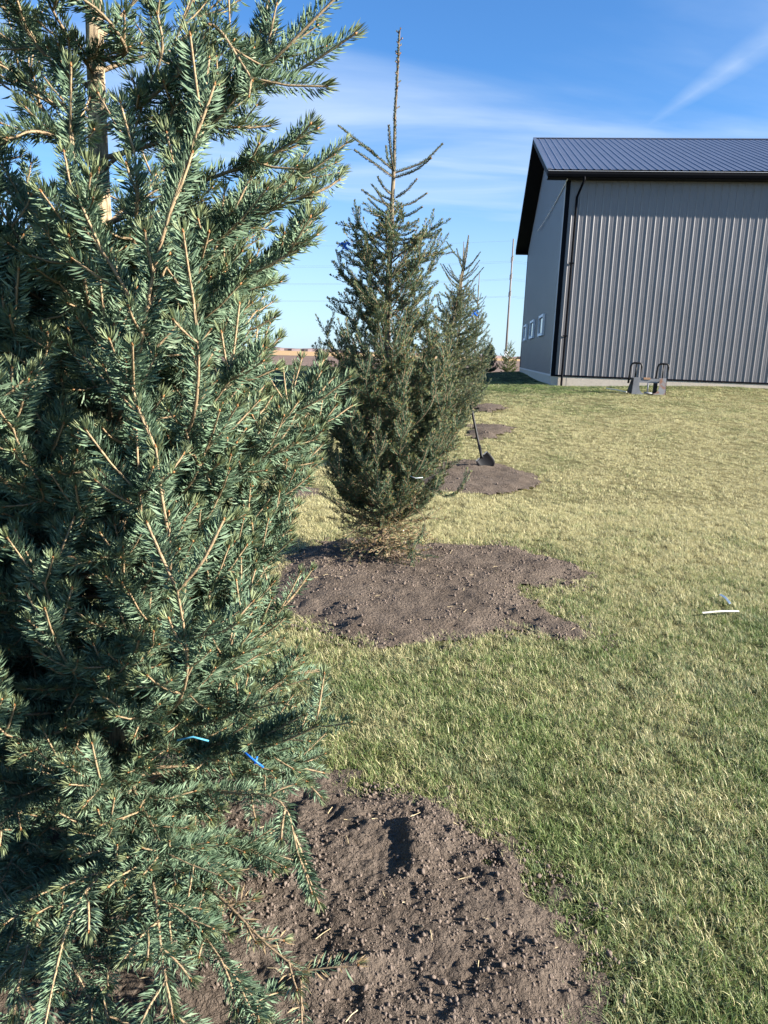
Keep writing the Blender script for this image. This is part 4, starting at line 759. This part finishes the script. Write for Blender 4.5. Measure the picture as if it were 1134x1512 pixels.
# ------------------------------------------------------------------ loader attachment frame by the shed wall
def implement():
    c = ground(957, 583); root = empty('loader_frame', tuple(c), SHED['yaw']); tag(root, 'grey steel loader attachment frame with two black hoops on the grass', 'implement')
    for sx, plate in ((-1, 'worn_grey'), (1, 'rusty_plate')):
        x0 = sx*.36
        # front plate flaring inwards at the foot with a hollow curve
        pts = [(x0-.115, 0), (x0-.08, .46), (x0+.10, .46), (x0+.115, 0)] if False else None
        inner = -sx; P = [(x0-inner*.11, 0), (x0-inner*.085, .47), (x0+inner*.085, .47)]
        for k in range(7): a = k/6*math.pi/2; P.append((x0+inner*(.085+.14*(1-math.cos(a))), .27-.23*math.sin(a)))
        P.append((x0+inner*.225, 0)); P = P if inner > 0 else P[::-1]
        m = MB(); m.prism([(a, -.02, b) for a, b in P], (0, .016, 0)); pl = m.build('front_plate', M[plate], root)
        m = MB(); m.prism([(x0-.115 if sx < 0 else x0+.10, -.02, 0), (x0-.09 if sx < 0 else x0+.08, -.02, .46), (x0-.10 if sx < 0 else x0+.09, .16, .46), (x0-.20 if sx < 0 else x0+.14, .26, 0)], (.016, 0, 0)); m.build('side_plate', M['black_metal'], root)
        m = MB(); m.box((x0-.10, .06, .40), (x0+.10, .20, .47)); m.build('top_box', M['worn_grey'], root)
        h = MB(); a = x0-.20 if sx < 0 else x0-.185; w = .36; ht = .87
        U = [(a, .10, .30), (a+.02, .10, .55), (a+.03, .10, ht-.10), (a+.055, .10, ht-.03), (a+.11, .10, ht), (a+w-.10, .10, ht), (a+w-.05, .10, ht-.03), (a+w-.035, .10, ht-.10), (a+w-.035, .10, .42)]
        h.tube(U, .029, 8); hp = h.build('hoop', M['black_metal'], root, True)
        m = MB(); m.tube([(a+.18, .10, .42), (a+.185, .10, ht-.005)], .020, 8); m.build('hoop_post', M['black_metal'], hp, True)
    MB().box((-.28, .04, .33), (.28, .12, .45)).build('crossbar', M['worn_grey'], root)
    MB().box((-.16, .025, .42), (.02, .09, .475)).build('rusty_pad', M['orange_rust'], root)
    m = MB(); m.tube([(-.02, .05, .33), (-.02, .05, .03)], .022, 8); m.tube([(-.11, .03, .05), (.11, .03, .04)], .03, 8); m.build('centre_post', M['worn_grey'], root, True)
    m = MB(); m.box((.14, .06, .03), (.24, .14, .33)); m.build('lower_block', M['black_metal'], root)
    p = ground(895, 577); q = ground(925, 582); s = empty('white_stick', tuple(p)); bpy.data.objects.remove(s)
    m = MB(); m.tube([p+np.array([0, 0, .07]), (p+q)/2+np.array([0, 0, .075]), q+np.array([0, 0, .06])], .016, 6); o = m.build('lath', M['stick'], None); tag(o, 'pale lath lying in the grass left of the loader frame', 'stick')
implement()

# ------------------------------------------------------------------ plastic strips on the lawn
def strips():
    for l, w, mat, lab in (([(1036, 914), (1062, 912), (1090, 910)], .009, 'stick', 'white flat stick lying on the dry lawn, right side'), ([(1062, 886), (1069, 892), (1077, 899)], .013, 'strip', 'short pale blue strip just behind the white stick')):
        P = [ground(*q)+np.array([0, 0, .032]) for q in l]; P[1][2] += .008; m = MB(); d = unit(P[-1]-P[0]); s = np.array([-d[1], d[0], .35])*w
        n = 7; C_ = smooth_path(P, n); V = []
        for c in C_: V += [c-s*.5, c+s*.5, c+s*.5+[0, 0, .004], c-s*.5+[0, 0, .004]]
        F = [(0, 1, 2, 3), tuple(4*(n-1)+k for k in (3, 2, 1, 0))]+[(4*i+a, 4*i+b, 4*i+4+b, 4*i+4+a) for i in range(n-1) for a, b in ((0, 1), (1, 2), (2, 3), (3, 0))]
        o = link('plastic_strip', py_mesh('plastic_strip', V, F), M[mat]); tag(o, lab, 'strip')
strips()

# ------------------------------------------------------------------ power line
def power_line():
    Yp = 155.; b = atY(746.3, 531, Yp); tp = atY(758.3, 352.5, Yp); X = (b[0]+tp[0])/2; g = float(terrain(X, Yp)); H = tp[2]-g; sp = 150.
    lean = (tp[0]-X)*.55; root = empty('utility_pole', (X, Yp, g)); tag(root, 'tall slim steel power pole beyond the shed', 'pole')
    m = MB(); m.tube([(-lean, 0, -.5), (0, 0, H*.5), (lean, 0, H)], np.array([.24, .19, .14]), 10); m.build('shaft', M['pole_steel'], root, True)
    MB().box((-.42-lean, -.75, 1.2), (.42-lean, -.45, 2.6)).build('marker_board', M['white_trim'], root)
    lev = [H-.4]+[atY(757, y, Yp)[2]-g for y in (379.5, 405.5, 431)]
    for i, z in enumerate(lev[1:]):
        a = MB(); a.tube([(lean*.7, 0, z+.15), (lean*.7, -1.3, z)], .07, 6); a.tube([(lean*.7, 0, z+.15), (lean*.7, 1.3, z)], .07, 6); ar = a.build('arm', M['pole_steel'], root)
        for s in (-1.3, 1.3):
            k = MB(); k.tube([(lean*.7, s, z), (lean*.7, s, z-.9)], .085, 6); k.build('insulator', M['wire'], ar)
    wires = [(0, lev[0])]+[(s, z-.9) for z in lev[1:] for s in (-1.3, 1.3)]
    names = ['topmost thin overhead wire']+[f'{h} overhead wire pair, {n} wire' for h in ('upper', 'middle', 'lower') for n in ('nearer', 'farther')]
    for (s, z), lab in zip(wires, names):
        P = []
        for k in range(-24, 25):
            q = k/24*2; x = q*sp; f = abs(q) % 1; P.append((X+lean*.7+x, Yp+s+.03*x*0, g+z-3.0*4*f*(1-f)))
        m = MB(); m.tube(P, .011, 4, False); o = m.build('overhead_wire', M['wire']); tag(o, lab+' running across the sky', 'wire', 'overhead power wires')
power_line()

# ------------------------------------------------------------------ ribbons and twine on the trees
def ribbon(px, py, Y, size, label):
    c = atY(px, py, Y); root = empty('blue_ribbon', tuple(c)); tag(root, label, 'ribbon', 'blue marker ribbons'); r = random.Random(px)
    def band(P, w, name):
        P = smooth_path(P, 9); V = []; F = []
        for i, p in enumerate(P):
            a = .5*math.sin(i*.8); s = np.array([math.cos(a)*.5, .3*math.sin(i), math.sin(a)+.6]); s = unit(s)*w*.5; V += [p-s, p+s]
            if i: k = 2*i; F.append((k-2, k-1, k+1, k))
        o = link(name, py_mesh(name, V, F, True), M['blue'], root); md = o.modifiers.new('t', 'SOLIDIFY'); md.thickness = .001
    k = size; band([(-.9*k, 0, .1*k), (-.3*k, -.2*k, .5*k), (.3*k, -.1*k, .2*k)], .55*k, 'loop'); band([(0, -.1*k, .3*k), (.5*k, -.2*k, .6*k), (.9*k, 0, .3*k)], .45*k, 'loop'); band([(-.1*k, -.1*k, .2*k), (-.3*k, -.25*k, -.4*k), (-.75*k, -.2*k, -.8*k)], .45*k, 'tail'); band([(.1*k, -.1*k, .2*k), (.35*k, -.3*k, -.2*k), (.75*k, -.2*k, -.35*k)], .4*k, 'tail')
ribbon(508, 365, 5.22, .045, 'blue ribbon tied to a left twig of the second spruce')
ribbon(699, 463, 16.75, .12, 'blue ribbon on the small spruce nearer the shed')
def twine():
    m = MB(); m.tube([atY(262, 1093, 1.47), atY(285, 1088, 1.46), atY(308, 1094, 1.47)], .0022, 5); o = m.build('twine', M['twine'], None, True); tag(o, 'teal twine strand across the lower middle of the near spruce', 'twine')
    m = MB(); m.tube([atY(358, 1108, 1.62), atY(372, 1120, 1.60), atY(389, 1133, 1.60)], .0024, 6); m.tube([atY(380, 1117, 1.61), atY(376, 1128, 1.60)], .0026, 6); o = m.build('twine_end', M['blue'], None, True); tag(o, 'bright blue twine end sticking out at the near spruce edge', 'twine')
    m = MB(); m.tube([atY(606, 703, 4.95), atY(614, 706, 4.93), atY(624, 705, 4.95)], .0022, 5); o = m.build('twine', M['strip'], None, True); tag(o, 'pale twine scrap on the second spruce', 'twine')
twine()
print('STAT', STAT, 'tris', sum(sum(len(p.vertices)-2 for p in m.polygons) if len(m.polygons) < 5000 else len(m.polygons) for m in bpy.data.meshes))
